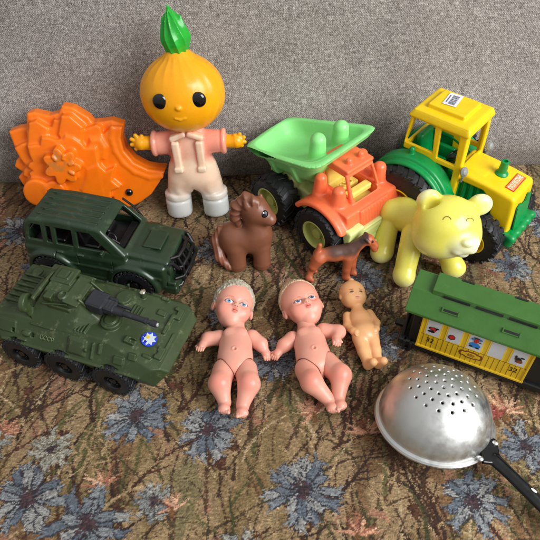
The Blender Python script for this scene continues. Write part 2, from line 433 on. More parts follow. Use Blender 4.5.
def build_back():
    m = bpy.data.materials.new('linen_weave'); m.use_nodes = True; nt = m.node_tree; N = nt.nodes; L = nt.links
    b = N['Principled BSDF']; b.inputs['Roughness'].default_value = .92; b.inputs['Specular IOR Level'].default_value = .1
    tc = N.new('ShaderNodeTexCoord')
    def noise(sx, sy, sz, det=2, rough=.5, shear=0):
        mp = N.new('ShaderNodeMapping'); mp.inputs['Scale'].default_value = (sx, sy, sz); mp.inputs['Rotation'].default_value = (0, shear, 0)
        L.new(tc.outputs['Object'], mp.inputs['Vector'])
        n = N.new('ShaderNodeTexNoise'); n.inputs['Scale'].default_value = 1; n.inputs['Detail'].default_value = det; n.inputs['Roughness'].default_value = rough
        L.new(mp.outputs[0], n.inputs['Vector']); return n.outputs['Fac']
    def mth(op, a, b_, c=None):
        n = N.new('ShaderNodeMath'); n.operation = op
        for k, v in enumerate([a, b_, c]):
            if v is None: continue
            if isinstance(v, (int, float)): n.inputs[k].default_value = v
            else: L.new(v, n.inputs[k])
        return n.outputs[0]
    warp = noise(1250, 100, 240, 2, .5); weft = noise(220, 100, 1250, 2, .5); fine = noise(1500, 200, 1500, 1); big = noise(9, 9, 9, 4); diag = noise(1500, 60, 250, 2, .5, .8)
    s = mth('ADD', mth('MULTIPLY', warp, .9), mth('MULTIPLY', weft, .9)); s = mth('ADD', s, mth('MULTIPLY', fine, .6)); s = mth('ADD', s, mth('MULTIPLY', diag, .6)); s = mth('ADD', s, mth('MULTIPLY', big, .25))
    sp = N.new('ShaderNodeSeparateXYZ'); L.new(tc.outputs['Object'], sp.inputs[0])
    dn = noise(90, 60, 90, 2); k = 2 * math.pi / .0027
    sx = mth('SINE', mth('MULTIPLY_ADD', sp.outputs['X'], k, mth('MULTIPLY', dn, 9.0)), None); sz = mth('SINE', mth('MULTIPLY_ADD', sp.outputs['Z'], k, mth('MULTIPLY', dn, -7.0)), None)
    s = mth('ADD', s, mth('MULTIPLY', mth('MULTIPLY', sx, sz), .17))
    mr = N.new('ShaderNodeMapRange'); mr.inputs[1].default_value = 1.15; mr.inputs[2].default_value = 2.09; L.new(s, mr.inputs[0])
    cr = N.new('ShaderNodeValToRGB'); e = cr.color_ramp; e.elements[0].color = (*lin((72, 66, 64)), 1); e.elements[1].color = (*lin((208, 200, 193)), 1)
    x = e.elements.new(.5); x.color = (*lin((141, 133, 127)), 1)
    L.new(mr.outputs[0], cr.inputs[0]); L.new(cr.outputs[0], b.inputs['Base Color'])
    bp = N.new('ShaderNodeBump'); bp.inputs['Strength'].default_value = .6; bp.inputs['Distance'].default_value = .0006
    L.new(mr.outputs[0], bp.inputs['Height']); L.new(bp.outputs[0], b.inputs['Normal'])
    # profile (distance back, height): bulged cushion with rounded foot, rising with a slight lean
    prof = [(6, -3.5), (4.0, -1.8), (2.2, -.8), (1.5, 0.0), (1.15, .8), (.85, 1.8), (.4, 3.2), (.2, 5.2), (.75, 9), (2.1, 14), (3.3, 20), (4.8, 27), (6.8, 34), (9.5, 40), (13, 44), (18, 46)]
    P = np.array(prof); n = 160; t = np.linspace(0, len(P) - 1, n); pr = np.stack([np.interp(t, range(len(P)), P[:, k]) for k in (0, 1)], 1)
    for _ in range(12): pr[1:-1] = (pr[:-2] + pr[2:] + 2 * pr[1:-1]) / 4
    xs = np.linspace(-60, 60, 240); V = np.zeros((n, len(xs), 3))
    V[..., 0] = xs; V[..., 1] = pr[:, None, 0] + .35 * (fbm(xs[None] * .08 + 40, pr[:, 1:2] * .08 + 40, 8) - .5) * 2; V[..., 2] = pr[:, None, 1]
    i = (np.arange(n - 1)[:, None] * len(xs) + np.arange(len(xs) - 1)).ravel(); F = np.stack([i, i + 1, i + 1 + len(xs), i + len(xs)], 1)
    o = mesh('sofa_backrest', V.reshape(-1, 3), F, m); o['kind'] = 'structure'
    o.location = (0, 15.9 * S, 0); o.rotation_euler = (0, 0, math.radians(3.2))
build_seat(); build_back()
# ================================================================ shared materials
M = dict(
    tyre=mat('black_rubber', (23, 24, 27), .5, var=.2, vscale=80, bump=.04, wear=(66, 64, 62), wear_amt=.3),
    black=mat('black_plastic', (20, 20, 22), .35, var=.2),
    gunmetal=mat('dark_grey_plastic', (34, 36, 42), .35, var=.2, wear=(120, 120, 125), wear_amt=.3),
)
def wheel(parent, pos, r, w, side, mt, mrim, rr=.58, lugs=22, dish=.25, bolts=5, lugh=.16, name='wheel', spin=0, chev=True):
    """tyre (part) with its rim (sub-part); axle along y, outer face at side*w/2"""
    R = np.array([[1, 0, 0], [0, 0, side], [0, 1, 0]], float) if side < 0 else np.array([[1, 0, 0], [0, 0, 1], [0, 1, 0]], float)
    h = w / 2; mb = MB()
    prof = [(r * rr, -h * .85), (r * rr * 1.03, -h), (r * .8, -h * 1.02), (r * .93, -h * .9), (r, -h * .6), (r * 1.0, 0), (r, h * .6), (r * .93, h * .9), (r * .8, h * 1.02), (r * rr * 1.03, h), (r * rr, h * .85)]
    mb.lathe(prof, pos, R, 48)
    for k in range(lugs):
        for sd in (-1, 1):
            a = 2 * math.pi * (k + (.5 if sd > 0 else 0)) / lugs + spin
            Q = np.array([[math.cos(a), -math.sin(a), 0], [math.sin(a), math.cos(a), 0], [0, 0, 1]])
            T = Q @ rot('x', sd * (22 if chev else 0))
            c = Q @ np.array([r * .99, 0, sd * h * .48])
            mb.box(R @ c + A(pos), (lugh, r * math.pi / lugs * .52, h * .5), R @ T, .05)
            c2 = Q @ np.array([r * .93, 0, sd * h * .93])
            mb.box(R @ c2 + A(pos), (r * .06, r * math.pi / lugs * .5, h * .1), R @ T, .03)
    ty = mb.build('wheel', mt, parent)
    rb = MB(); R0 = r * rr
    rb.lathe([(R0 * 1.04, h * .72), (R0 * 1.05, h * .98), (R0 * .96, h * 1.02), (R0 * .88, h * .9), (R0 * .84, h * (.9 - dish * 2)), (R0 * .4, h * (.85 - dish * 2)), (R0 * .34, h * (1.0 - dish)), (0.001, h * (1.02 - dish))], pos, R, 40)
    rb.lathe([(R0 * 1.0, -h * .8), (.001, -h * .8)], pos, R, 24)
    for k in range(bolts):
        a = 2 * math.pi * k / bolts + spin; c = np.array([R0 * .58 * math.cos(a), R0 * .58 * math.sin(a), h * (.87 - dish * 2)])
        rb.lathe([(R0 * .11, 0), (R0 * .11, .12), (R0 * .08, .18), (.001, .2)], A(pos) + R @ c, R, 10)
    rb.build('rim', mrim, ty)
    return ty
# ================================================================ JEEP
def jeep():
    T = thing('toy_jeep', 'dark green toy jeep with black bull bar, standing in front of the orange hedgehog', 'toy car', (-17.3, .1, 0), -14)
    g = mat('jeep_green', (36, 54, 35), .3, var=.12, vscale=50, bump=.015, bscale=250, spec=.6, wear=(104, 120, 94), wear_amt=.35, wscale=70)
    W = [(4.0, 2.1), (-5.3, 2.1)]
    side = [(-8.1, 4.6), (-7.6, 8.0), (-7.0, 8.5), (-4, 8.75), (.3, 8.6), (.9, 8.4), (3.4, 5.9), (3.4, 4.6)]
    cabin = INT(.35, ext(side, 'y', -3.3, 3.3, .25), half((0, -3.25, 5), (0, -1, .2)), half((0, 3.25, 5), (0, 1, .2)))
    hood = INT(.4, box((3.6, 0, 4.3), (4.3, 3.05, 1.75), .4), half((3, 0, 6.05), (.09, 0, 1)), half((0, -3.0, 4.6), (0, -1, .3)), half((0, 3.0, 4.6), (0, 1, .3)))
    low = box((-.3, 0, 3.5), (7.9, 3.3, 1.75), .45)
    b = U(.25, low, hood, cabin)
    sill = box((-.6, 0, 2.0), (4.0, 3.45, .35), .15)
    crease = box((-.5, 0, 3.7), (7.6, 3.42, .16), .12)
    arch = U(.2, *[cyl((x, 0, z), 'y', 2.85, 3.75, .3) for x, z in W])
    arch = INT(.1, arch, half((0, 0, 1.9), (0, 0, -1)), half((0, 0, 4.9), (0, 0, 1)))
    b = U(.15, b, sill, crease); b = U(.35, b, arch)
    b = U(.1, b, box((5.6, 0, 6.0), (1.0, 1.3, .12), .1), *[box((-2.9, y, 8.72), (3.4, .08, .05), .05) for y in (-1.7, -.85, 0, .85, 1.7)])
    cuts = [cyl((x, 0, z), 'y', 2.4, 5) for x, z in W]
    inner = INT(.1, box((-2.4, 0, 6.3), (5.3, 4, 1.95), .3), half((0, -2.95, 5), (0, -1, .2)), half((0, 2.95, 5), (0, 1, .2)), half((3.0, 0, 5.7), (.75, 0, .7)))
    under = box((-.3, 0, 1.6), (7.4, 2.7, 1.8), .2)
    wins = [[(-7.35, 6.0), (-7.1, 7.5), (-6.7, 7.9), (-5.75, 7.9), (-5.75, 6.0)], [(-5.25, 6.0), (-5.2, 7.9), (-4.65, 7.9), (-4.65, 6.0)],
            [(-4.15, 6.0), (-4.1, 7.9), (-2.3, 7.9), (-2.3, 6.0)], [(-1.75, 6.0), (-1.75, 7.9), (-.3, 7.9), (1.7, 6.0)]]
    cuts += [ext(w, 'y', -5, 5, .12) for w in wins]
    ws = box((0, 0, 0), (1.25, 2.25, 1.0), .2, None)
    cuts.append(XF(ws, rot('y', 43), (2.35, 0, 7.2)))
    cuts.append(XF(box((0, 0, 0), (1, 2.1, .7), .2), None, (-8, 0, 7)))
    # door seams
    seams = [box((x, 0, 4.9), (.035, 6, 1.1)) for x in (-4.4, -2.0, 1.9)]
    b = SUB(.08, b, inner, under, *cuts)
    b = U(0, SUB(0, b, *[INT(0, s, SUB(0, box((0, 0, 5), (9, 9, 9)), box((-.3, 0, 5), (9, 3.22, 9)))) for s in seams]))
    for sd in (-1, 1): b = U(.05, b, box((-1.6, sd * 3.28, 5.1), (.35, .1, .09), .05), box((-3.9, sd * 3.28, 5.1), (.35, .1, .09), .05))
    sdf('body', b, (-8.6, -3.9, 1.5), (8.3, 3.9, 9.1), .085, g, T)
    i = MB(); i.box((-2.4, 0, 4.9), (5, 2.6, .2)); 
    for y in (-1.3, 1.3):
        i.box((-.8, y, 5.4), (.9, .9, .3), None, .2); i.box((-1.8, y, 6.4), (.28, .85, 1.1), rot('y', -12), .2)
    i.box((-4.6, 0, 5.5), (.9, 2.2, .3), None, .2); i.box((-5.6, 0, 6.3), (.3, 2.2, .9), rot('y', -10), .2); i.box((2.3, 0, 5.5), (.5, 2.4, .35), None, .15)
    st = i.build('seat', M['black'], T)
    w = MB(); t = [(.62 * math.cos(a), .62 * math.sin(a), 0) for a in np.linspace(0, 6.283, 25)]
    w.tube([A((1.3, -1.3, 6.3)) + rot('y', 60) @ A(p) for p in t], .09, 8, False); w.tube([(1.3, -1.3, 6.3), (2.1, -1.3, 5.8)], .12, 8); w.build('steering_wheel', M['black'], T)
    bb = MB(); k = M['black']
    for z, x, hw in ((2.3, 8.75, 2.6), (3.4, 9.05, 2.3), (4.5, 8.9, 2.0), (5.4, 8.45, 1.5)): bb.tube([(x - .7, -hw - .25, z), (x, -hw + .3, z), (x + .12, 0, z), (x, hw - .3, z), (x - .7, hw + .25, z)], .2, 10)
    for y in (-1.7, -.6, .6, 1.7): bb.tube([(8.7, y, 1.9), (9.05, y, 3.2), (8.95, y * .93, 4.5), (8.45, y * .85, 5.5)], .17, 10)
    bb.box((8.25, 0, 3.2), (.45, 1.3, .5), None, .15); bb.tube([(8.9, -.9, 2.6), (8.9, .9, 2.6)], .32, 12)
    for y in (-2.3, 2.3): bb.tube([(7.4, y * 1.15, 5.2), (8.2, y, 5.4), (8.75, y * .9, 4.5)], .2, 8)
    bb.build('bull_bar', k, T)
    gr = MB(); gr.box((7.95, 0, 4.3), (.12, 1.7, .7), None, .06)
    for y in np.linspace(-1.4, 1.4, 7): gr.box((8.1, y, 4.3), (.08, .08, .6), None, .03)
    gr.build('grille', k, T)
    bf = sdf('bumper', SUB(.05, U(.2, box((8.0, 0, 2.2), (.75, 3.35, .55), .25), box((8.1, -2.6, 2.9), (.5, .6, .4), .2), box((8.1, 2.6, 2.9), (.5, .6, .4), .2)), cyl((8.6, -2.5, 2.3), 'x', .3, .5), cyl((8.6, 2.5, 2.3), 'x', .3, .5)), (7, -3.6, 1.4), (9, 3.6, 3.6), .085, g, T)
    for y in (-2.35, 2.35):
        h = MB(); h.lathe([(.58, -.2), (.6, .12), (.5, .2), (.001, .3)], (7.9, y, 4.5), rot('y', 90), 24); h.build('headlight', g, T)
    s = MB(); s.tube([(1.2, 3.15, 5.4), (2.8, 3.15, 5.9), (2.2, 2.95, 7.3), (1.1, 2.75, 8.45)], .13, 8); s.build('snorkel', k, T)
    for sd in (-1, 1):
        mi = MB(); mi.box((1.2, sd * 3.5, 6.2), (.15, .32, .28), None, .1); mi.build('mirror', g, T)
        for x, z in W: wheel(T, (x, sd * 2.95, z), 2.1, 1.5, sd, M['tyre'], M['black'], .55, 24, .2, 6)
    sp = MB(); sp.lathe([(1.6, -.4), (1.75, 0), (1.6, .5), (.6, .55), (.001, .5)], (-8.75, 0, 4.6), rot('y', -90), 30); sp.build('spare_wheel', M['tyre'], T)
jeep()
# ================================================================ ARMOURED CARRIER
def apc():
    T = thing('toy_armoured_carrier', 'olive green toy armoured carrier with black turret gun and round badge sticker', 'toy army vehicle', (-18.35, -9.7, 0), -18.5)
    T.scale = (1, 1.1, 1.03)
    g = mat('army_green', (52, 66, 37), .42, var=.14, vscale=45, bump=.03, bscale=220, spec=.45, wear=(136, 140, 104), wear_amt=.5, wscale=75)
    cross = [(-2.75, 5.75), (2.75, 5.75), (4.3, 3.7), (4.0, 2.9), (3.5, 1.6), (-3.5, 1.6), (-4.0, 2.9), (-4.3, 3.7)]
    prof = [(-7.6, 2.6), (-7.9, 4.2), (-7.0, 5.5), (-4.5, 5.75), (4.5, 5.72), (10.2, 4.5), (10.9, 3.7), (9.2, 1.6), (-6.6, 1.6)]
    plan = [(-7.9, -3.2), (-7.9, 3.2), (-5.6, 4.4), (8.3, 4.4), (10.9, 2.9), (10.9, -2.9), (8.3, -4.4), (-5.6, -4.4)]
    hull = INT(.12, ext(cross, 'x', -12, 12, .05), ext(prof, 'y', -5, 5, .05), ext(plan, 'z', 0, 7, .05))
    # ext polygons are (y,z) for axis x, (x,z) for axis y, (x,y) for axis z
    WX = [-4.2, .5, 5.6]
    wells = [cyl((x, sd * 4.2, 1.9), 'y', 2.15, 1.5) for x in WX for sd in (-1, 1)]
    b = SUB(.1, hull, *wells, box((1.2, 0, 1.3), (7.4, 2.4, 1.2)))
    add = [box((1.4, sd * 4.05, 3.75), (7.2, .28, .1), .06) for sd in (-1, 1)]
    add += [cyl((4.3, -.9, 5.85), 'z', .95, .22, .08), cyl((4.3, -.9, 6.05), 'z', .6, .2, .1), cyl((4.1, 1.7, 5.85), 'z', .75, .2, .08), tor((4.3, -.9, 5.98), 'z', .8, .09)]
    add += [box((6.7, -2.0, 5.3), (.5, .32, .35), .06, rot('y', 12)), box((7.9, 1.7, 5.0), (.42, .28, .22), .06, rot('y', 12))]
    add += [XF(box((0, 0, 0), (.16, 1.5, .2), .06), rot('y', 13), (9.0, 1.3, 4.9)), XF(box((0, 0, 0), (.35, .6, .16), .06), rot('y', 13), (9.6, -2.0, 4.75)), XF(box((0, 0, 0), (.35, .6, .16), .06), rot('y', 13), (9.4, 2.2, 4.85))]
    add += [cap((8.4, -2.7, 4.95), (9.0, -2.7, 4.85), .16), cap((5.6, 2.6, 5.6), (5.6, 2.6, 6.0), .28, .2), cap((9.8, .2, 4.6), (9.8, -1.3, 4.6), .1)]
    add += [box((1.6 + .32 * k, -2.0, 5.8), (.09, .75, .1), .05) for k in range(4)] + [box((5.4 + .3 * k, .9, 5.58 - .05 * k), (.08, .6, .09), .04) for k in range(4)]
    add += [box((-5.6, y, 5.8), (1.1, .12, .14), .06) for y in (-1.5, -.9, -.3, .3, .9, 1.5)] + [cyl((-5.6, 2.0, 5.85), 'z', .5, .15, .06)]
    sl = rot('x', -53.5)    # sloping upper side plates
    for sd in (-1, 1):
        Rr = rot('x', 53.5 * sd * -1)
        def on(x, t, o=.0, sd=sd): return (x, sd * (2.75 + t * 1.55), 5.75 - t * 2.05 + o)
        add += [XF(box((0, 0, 0), (.95, .72, .12), .06), Rr, on(2.1, .5)), XF(box((0, 0, 0), (.75, .6, .2), .06), Rr, on(2.1, .5)), XF(box((0, 0, 0), (.1, .75, .18), .05), Rr, on(3.7, .5)), XF(box((0, 0, 0), (1.3, .06, .16), .04), Rr, on(-1.6, .15)), XF(box((0, 0, 0), (1.0, .55, .12), .05), Rr, on(-5.4, .45)), XF(box((0, 0, 0), (.14, .5, .2), .05), Rr, on(4.4, .35)), XF(box((0, 0, 0), (.5, .08, .16), .05), Rr, on(-3.6, .8)), XF(box((0, 0, 0), (.35, .3, .16), .05), Rr, on(7.6, .3)), XF(box((0, 0, 0), (.5, .35, .22), .08), Rr, on(6.4, .55))]
        add += [cyl((3.2, sd * 3.75, 4.9), 'z', .12, .2), ell(on(-3.2, .55), (.55, .3, .3))]
    b = U(.08, b, *add)
    holes = [XF(box((0, 0, 0), (.17, .2, .3), .03), rot('x', sd * -53.5), (x, sd * 3.62, 4.62)) for sd in (-1, 1) for x in (-6.6, -4.6, -2.6)]
    holes += [box((6.95, -2.0, 5.45), (.28, .2, .22), .02), box((9.05, 2.2, 5.0), (.2, .25, .2)), box((9.25, -2.05, 4.85), (.16, .16, .16))]
    b = SUB(.03, b, *holes)
    sdf('hull', b, (-11.3, -4.6, 1.4), (11.1, 4.6, 6.5), .09, g, T)
    lx, ly = -1.0, 0
    tp = [(-5.4, -1.7), (-5.4, 1.7), (-4.2, 3.0), (.8, 3.0), (3.9, .9), (3.9, -.9), (.8, -3.0), (-4.2, -3.0)]
    tu = INT(.08, ext(tp, 'z', 5.2, 8.5, .08), half((0, -3.0, 5.8), (0, -1, .85)), half((0, 3.0, 5.8), (0, 1, .85)), half((3.6, 0, 5.8), (1, 0, 1.15)), half((2.2, -2.0, 5.9), (.56, -.83, .62)), half((2.2, 2.0, 5.9), (.56, .83, .62)), half((-5.3, 0, 5.8), (-1, 0, .75)), half((-1, 0, 8.35), (.04, 0, 1)))
    tu = U(.08, tu, box((-2.2, .9, 8.4), (1.3, .9, .16), .08), box((-2.2, .9, 8.55), (.75, .5, .15), .06), box((.3, -.2, 8.2), (.9, 1.5, .1), .05, rot('y', 10)), cyl((-.9, -1.1, 8.35), 'z', .5, .22, .08),
           box((-3.9, -.6, 8.3), (.2, 1.6, .18), .06), box((1.5, -1.1, 7.5), (.95, .1, .5), .05, rot('y', 40)), box((1.5, .95, 7.5), (.95, .1, .5), .05, rot('y', 40)), box((-1.2, -1.75, 7.4), (1.4, .12, .2), .06), box((-2.6, -1.3, 8.0), (.5, .35, .3), .08), cap((-3.2, -1.9, 7.6), (-.2, -1.6, 7.9), .09), box((-.6, 1.7, 7.6), (1.2, .2, .25), .08),
           XF(cyl((0, 0, 0), 'x', .85, .32, .12), rot('z', 15), (-4.9, -2.35, 7.7)), cap((-4.8, -2.3, 6.4), (-4.9, -2.35, 7.4), .4), box((-4.3, 1.5, 7.3), (.7, .8, .6), .25), box((-5.2, 0, 6.7), (.6, 1.0, .4), .15))
    tu = SUB(.03, tu, cyl((-.9, -1.1, 8.6), 'z', .3, .2), box((-1.7, .9, 8.75), (.12, .35, .2)), box((2.9, .0, 7.0), (.6, .42, 1.2)))
    tu_ = tu; tu = lambda P: tu_(np.stack([3.9 + (P[:, 0] - 3.9) / .82, P[:, 1], 5.2 + (P[:, 2] - 5.2) / 1.0 + .35], 1)) * .85; tu = SUB(.05, tu, half((0, 0, 5.0), (0, 0, 1)))
    sdf('turret', tu, (-6.3, -3.4, 4.9), (4.1, 3.3, 8.6), .08, g, T)
    gm = MB(); gy = -.55; k = M['gunmetal']
    gm.box((2.9, gy + .2, 7.85), (.85, .85, .62), rot('y', 8), .15); gm.box((4.1, gy + .1, 7.75), (.65, .55, .42), rot('y', 8), .12); gm.box((3.6, gy + .9, 7.7), (.9, .2, .22), rot('y', 6), .1)
    for q in range(4): gm.box((3.75 + .28 * q, gy + .1, 8.12 - .04 * q), (.08, .45, .12), None, .03)
    gmo = gm.build('gun_mount', k, T); gmo.location.z = -.0055
    ba = MB(); p = [(4.4, 7.7, .4), (5.6, 7.6, .38), (5.61, 7.6, .28), (7.7, 7.4, .25), (7.72, 7.4, .3), (7.95, 7.37, .3), (7.97, 7.37, .22), (8.3, 7.34, .22), (8.32, 7.34, .31), (8.9, 7.28, .31), (8.92, 7.28, .24)]
    ba.tube([(a, gy - .05, b_) for a, b_, c in p], [c for *_, c in p], 16)
    ba.tube([(4.3, gy + .55, 7.75), (6.1, gy + .5, 7.6)], .12, 10); bao = ba.build('gun_barrel', k, T); bao.location.z = -.0055
    mz = MB(); mz.tube([(8.85, gy - .05, 7.29), (9.02, gy - .05, 7.27)], [.2, .16], 14); mzo = mz.build('muzzle', mat('worn_silver_paint', (190, 190, 190), .4, metal=.4), T); mzo.location.z = -.0055
    for sd in (-1, 1):
        for x in WX: wheel(T, (x, sd * 3.75, 1.95), 1.95, 1.35, sd, M['tyre'], M['black'], .5, 20, .2, 6, .14)
    ln = MB(); ln.lathe([(.3, 0), (.3, .1), (.2, .2), (.001, .25)], (5.6, 2.6, 6.15), None, 14); ln.build('searchlight', mat('chrome_bead', (210, 205, 180), .15, metal=1.0, bump=0), T)
    lt = mat('worn_relief_green', (104, 116, 80), .5)
    Rt = np.array([[1, 0, 0], [0, .6, -.8], [0, .8, .6]])
    text('СССР', .55, lt, T, (-1.0, -3.62, 4.72), Rt @ rot('z', 0), 'side_lettering', .035)
    text('СССР', .6, lt, T, (-1.2, 3.62, 4.75), np.array([[-1, 0, 0], [0, -.6, .8], [0, .8, .6]]), 'side_lettering', .05)
    # badge: blue disc, white eight-pointed star, yellow heart, small red touch
    Rb = rot('y', 12.3); c = A((8.15, -1.15, 5.02)) + A((.0, 0, .06))
    d = MB(); d.lathe([(.72, -.03), (.72, .02), (.001, .02)], c, Rb, 32); bd = d.build('badge', mat('sticker_blue', (40, 62, 190), .3, bump=0), T)
    d = MB(); d.prism([((.66 if k % 2 == 0 else .42) * math.cos(k * math.pi / 8), (.66 if k % 2 == 0 else .42) * math.sin(k * math.pi / 8)) for k in range(16)], .02, .04, c, Rb); d.build('badge_star', mat('sticker_silver', (196, 206, 214), .3, bump=0), bd, smooth=False)
    d = MB(); d.lathe([(.17, 0), (.001, .0)], c + Rb @ A((-.2, .12, .055)), Rb, 20); d.build('badge_centre', mat('sticker_yellow', (214, 190, 60), .3, bump=0), bd)
    d = MB(); d.prism([(-.34, -.4), (-.1, -.5), (-.05, -.3), (-.3, -.22)], .045, .055, c, Rb); d.prism([(-.5, .3), (-.62, .1), (-.5, -.1), (-.4, .1)], .045, .055, c, Rb); d.build('badge_ribbon', mat('sticker_deep_blue', (24, 36, 150), .3, bump=0), bd, smooth=False)
apc()
# ================================================================ TRACTOR
def tractor():
    T = thing('toy_tractor', 'yellow and green toy farm tractor with barcode sticker on its roof, behind the bear', 'toy tractor', (22.2, 8.3, 0), -40)
    y_ = mat('tractor_yellow', (244, 204, 16), .32, wear=(214, 176, 40), wear_amt=.35, sss=.12, var=.05, sssr=(1, .8, .1), ssscale=.003, spec=.5)
    g = mat('tractor_green', (0, 140, 68), .3, wear=(50, 160, 104), wear_amt=.3, sss=.1, var=.07, sssr=(.1, 1, .3), ssscale=.003, spec=.5)
    RX, RZ, FX, FZ = -4.6, 4.2, 4.4, 2.9
    # chassis
    ch = U(.15, box((-.6, 0, 3.1), (6.6, 1.7, .9), .3), box((-4.2, 0, 4.4), (2.6, 3.3, .5), .25), box((4.4, 0, 2.9), (.5, 3.0, .4), .2), box((RX, 0, RZ), (.5, 3.2, .5), .2), box((-.2, -2.9, 3.5), (1.6, .9, .25), .12), box((-.2, 2.9, 3.5), (1.6, .9, .25), .12))
    sdf('chassis', ch, (-7.3, -4, 1.8), (6.3, 4, 5.2), .11, g, T)
    # engine with upright ribs
    en = box((2.2, 0, 5.5), (2.6, 2.0, 2.6), .2)
    en = U(.1, en, *[cap((.2 + .8 * k, sd * 2.05, 3.6), (.2 + .8 * k, sd * 2.05, 7.9), .26) for k in range(6) for sd in (-1, 1)], box((2.2, -2.3, 3.6), (2.9, .5, .5), .15), box((2.2, 2.3, 3.6), (2.9, .5, .5), .15), box((3.9, -2.6, 3.9), (.7, .7, .7), .15))
    sdf('engine', en, (-.8, -3.5, 2.8), (5.2, 3.5, 8), .1, g, T)
    # bonnet
    bo = INT(.5, box((3.2, 0, 6.3), (4.0, 2.55, 2.75), .5), half((3, 0, 8.95), (.13, 0, 1)), half((7.0, 0, 6), (1, 0, .12)))
    bo = U(.2, bo, box((1.2, 0, 8.85), (1.4, 1.5, .25), .2, rot('y', 7)))
    sidecut = ext([(-1.5, 3), (-1.5, 8.0), (3.2, 8.0), (4.5, 6.9), (4.9, 3)], 'y', -4, 4, .4)
    inner = box((2.4, 0, 5.4), (4.15, 2.25, 2.75), .3)
    bo = SUB(.1, bo, sidecut, INT(0, inner, half((6.5, 0, 0), (1, 0, 0))))
    grp = [(-1.7, 3.9), (-1.7, 7.0), (-.9, 7.3), (-.55, 6.75), (.45, 6.75), (.9, 7.5), (1.7, 7.2), (1.7, 3.9)]
    sdf('bonnet', bo, (-1.0, -2.8, 3.3), (7.4, 2.8, 9.4), .095, y_, T)
    gr = MB(); gr.prism([(a, b) for a, b in grp], 0, .22, (7.0, 0, 0), np.array([[0, 0, 1], [1, 0, 0], [0, 1, 0]]).T.T)
    V = [(7.08 - (z - 6) * .12 + dx, a, z) for dx in (0, .14) for a, z in grp]; n = len(grp)
    gr = MB(); gr.add(V, [list(range(n)), [n + i for i in range(n)]] + [[i, (i + 1) % n, n + (i + 1) % n, n + i] for i in range(n)])
    gr.build('grille', g, T, smooth=False)
    # bumper with lobes
    bu = U(.25, box((7.1, 0, 3.3), (.95, 3.0, .75), .3), *[cap((7.5, yy, 2.9), (7.8, yy, 3.6), .5) for yy in (-2.6, -1.3, 0, 1.3, 2.6)], box((6.2, 0, 3.3), (1, 1.6, .7), .2))
    sdf('bumper', bu, (5, -3.5, 2.2), (8.5, 3.5, 4.3), .1, g, T)
    st = MB(); st.lathe([(.72, 0), (.72, .25), (.5, .45), (.42, 1.4), (.45, 1.5), (.45, 1.75), (.28, 1.8), (.24, 1.5), (.001, 1.4)], (3.7, .35, 8.7), None, 28); st.build('exhaust', g, T)
    # label on the bonnet, reads across
    Rl = rot('y', 7.4); c = A((5.5, .1, 8.655))
    lb = MB(); lb.box(c, (.52, 1.55, .03), Rl); lab = lb.build('brand_label', mat('label_red', (206, 40, 30), .35, bump=0), T, smooth=False)
    lb = MB(); lb.box(c + A((0, 0, .03)), (.42, 1.45, .012), Rl); lb.build('label_panel', mat('label_orange', (238, 150, 92), .35, bump=0), lab, smooth=False)
    text('ПОЛЕСЬЕ', .68, mat('label_white', (250, 240, 225), .4, bump=0), lab, c + A((0, 0, .055)), Rl @ rot('z', 90), 'lettering', .008, .9)
    # cab frame
    zt = 14.1
    shell = ext([(-2.6, -2.6), (2.6, -2.6), (2.6, 2.6), (-2.6, 2.6)], 'z', 0, 1)
    def taper(gx):   # outer cab hull with leaning sides, gx shrinks it
        return INT(.25, box((-3.3, 0, 9.5), (3.6 - gx, 4, 4.9), .3), half((0, -(3.0 - gx), 6), (0, -1, .015)), half((0, 3.0 - gx, 6), (0, 1, .015)), half((.5 - gx, 0, 8), (1, 0, .06)), half((-7.3 + gx, 0, 8), (-1, 0, .12)))
    cab = SUB(.05, taper(0), INT(0, taper(.38), half((0, 0, 13.6), (0, 0, 1))), box((-3.3, 0, 4), (6, 6, .7)))
    cab = INT(.05, cab, half((0, 0, 4.8), (0, 0, -1)))
    sw = [[(-1.7, 5.6), (-2.6, 9.1), (-.45, 9.1), (-.5, 5.6)], [(-2.7, 9.7), (-2.95, 13.3), (-.75, 13.3), (-.5, 9.7)], [(-6.8, 10.1), (-6.2, 13.3), (-3.65, 13.3), (-3.3, 10.1)], [(-7.5, 4), (-7.5, 9.3), (-3.5, 9.3), (-2.9, 4)]]
    sw2 = [ext(w, 'y', -5, 5, .25) for w in sw]
    fw = ext([(-2.15, 9.2), (-2.0, 13.2), (2.0, 13.2), (2.15, 9.2)], 'x', -1.5, 2, .3)
    bw = ext([(-2.15, 9.9), (-2.0, 13.2), (2.0, 13.2), (2.15, 9.9)], 'x', -9, -5.2, .3)
    cab = SUB(.12, cab, fw, bw, *sw2)
    roof = INT(.3, box((-3.35, 0, 13.95), (3.75, 3.15, .5), .25), half((.25, 0, 14), (1, 0, .5)), half((-6.7, 0, 14), (-1, 0, .5)), half((0, -3.0, 14), (0, -1, .5)), half((0, 3.0, 14), (0, 1, .5)))
    roof = U(.06, roof, INT(.1, box((-3.3, .1, 14.5), (2.2, 1.9, .45), .2), half((0, 0, 14.95), (0, 0, 1))))
    sdf('cab', U(.2, cab, box((-.1, 0, 8.6), (.35, 2.6, .35), .15)), (-7.6, -3.4, 4.6), (1, 3.4, 14.5), .09, y_, T)
    ro = sdf('roof', roof, (-7.2, -3.5, 13.4), (.8, 3.5, 15.3), .09, y_, T)
    s = MB(); cs = A((-3.7, .35, 15.0)); s.box(cs, (.75, 1.25, .012), rot('z', 8)); stk = s.build('price_sticker', mat('sticker_white', (226, 224, 230), .45, bump=0), T, smooth=False)
    s = MB(); r = random.Random(3); yy = -1.0
    while yy < .95:
        w = r.choice([.02, .035, .06]); s.box(cs + rot('z', 8) @ A((.12, yy, .018)), (.36, w, .006), rot('z', 8)); yy += w * 2 + r.choice([.05, .08])
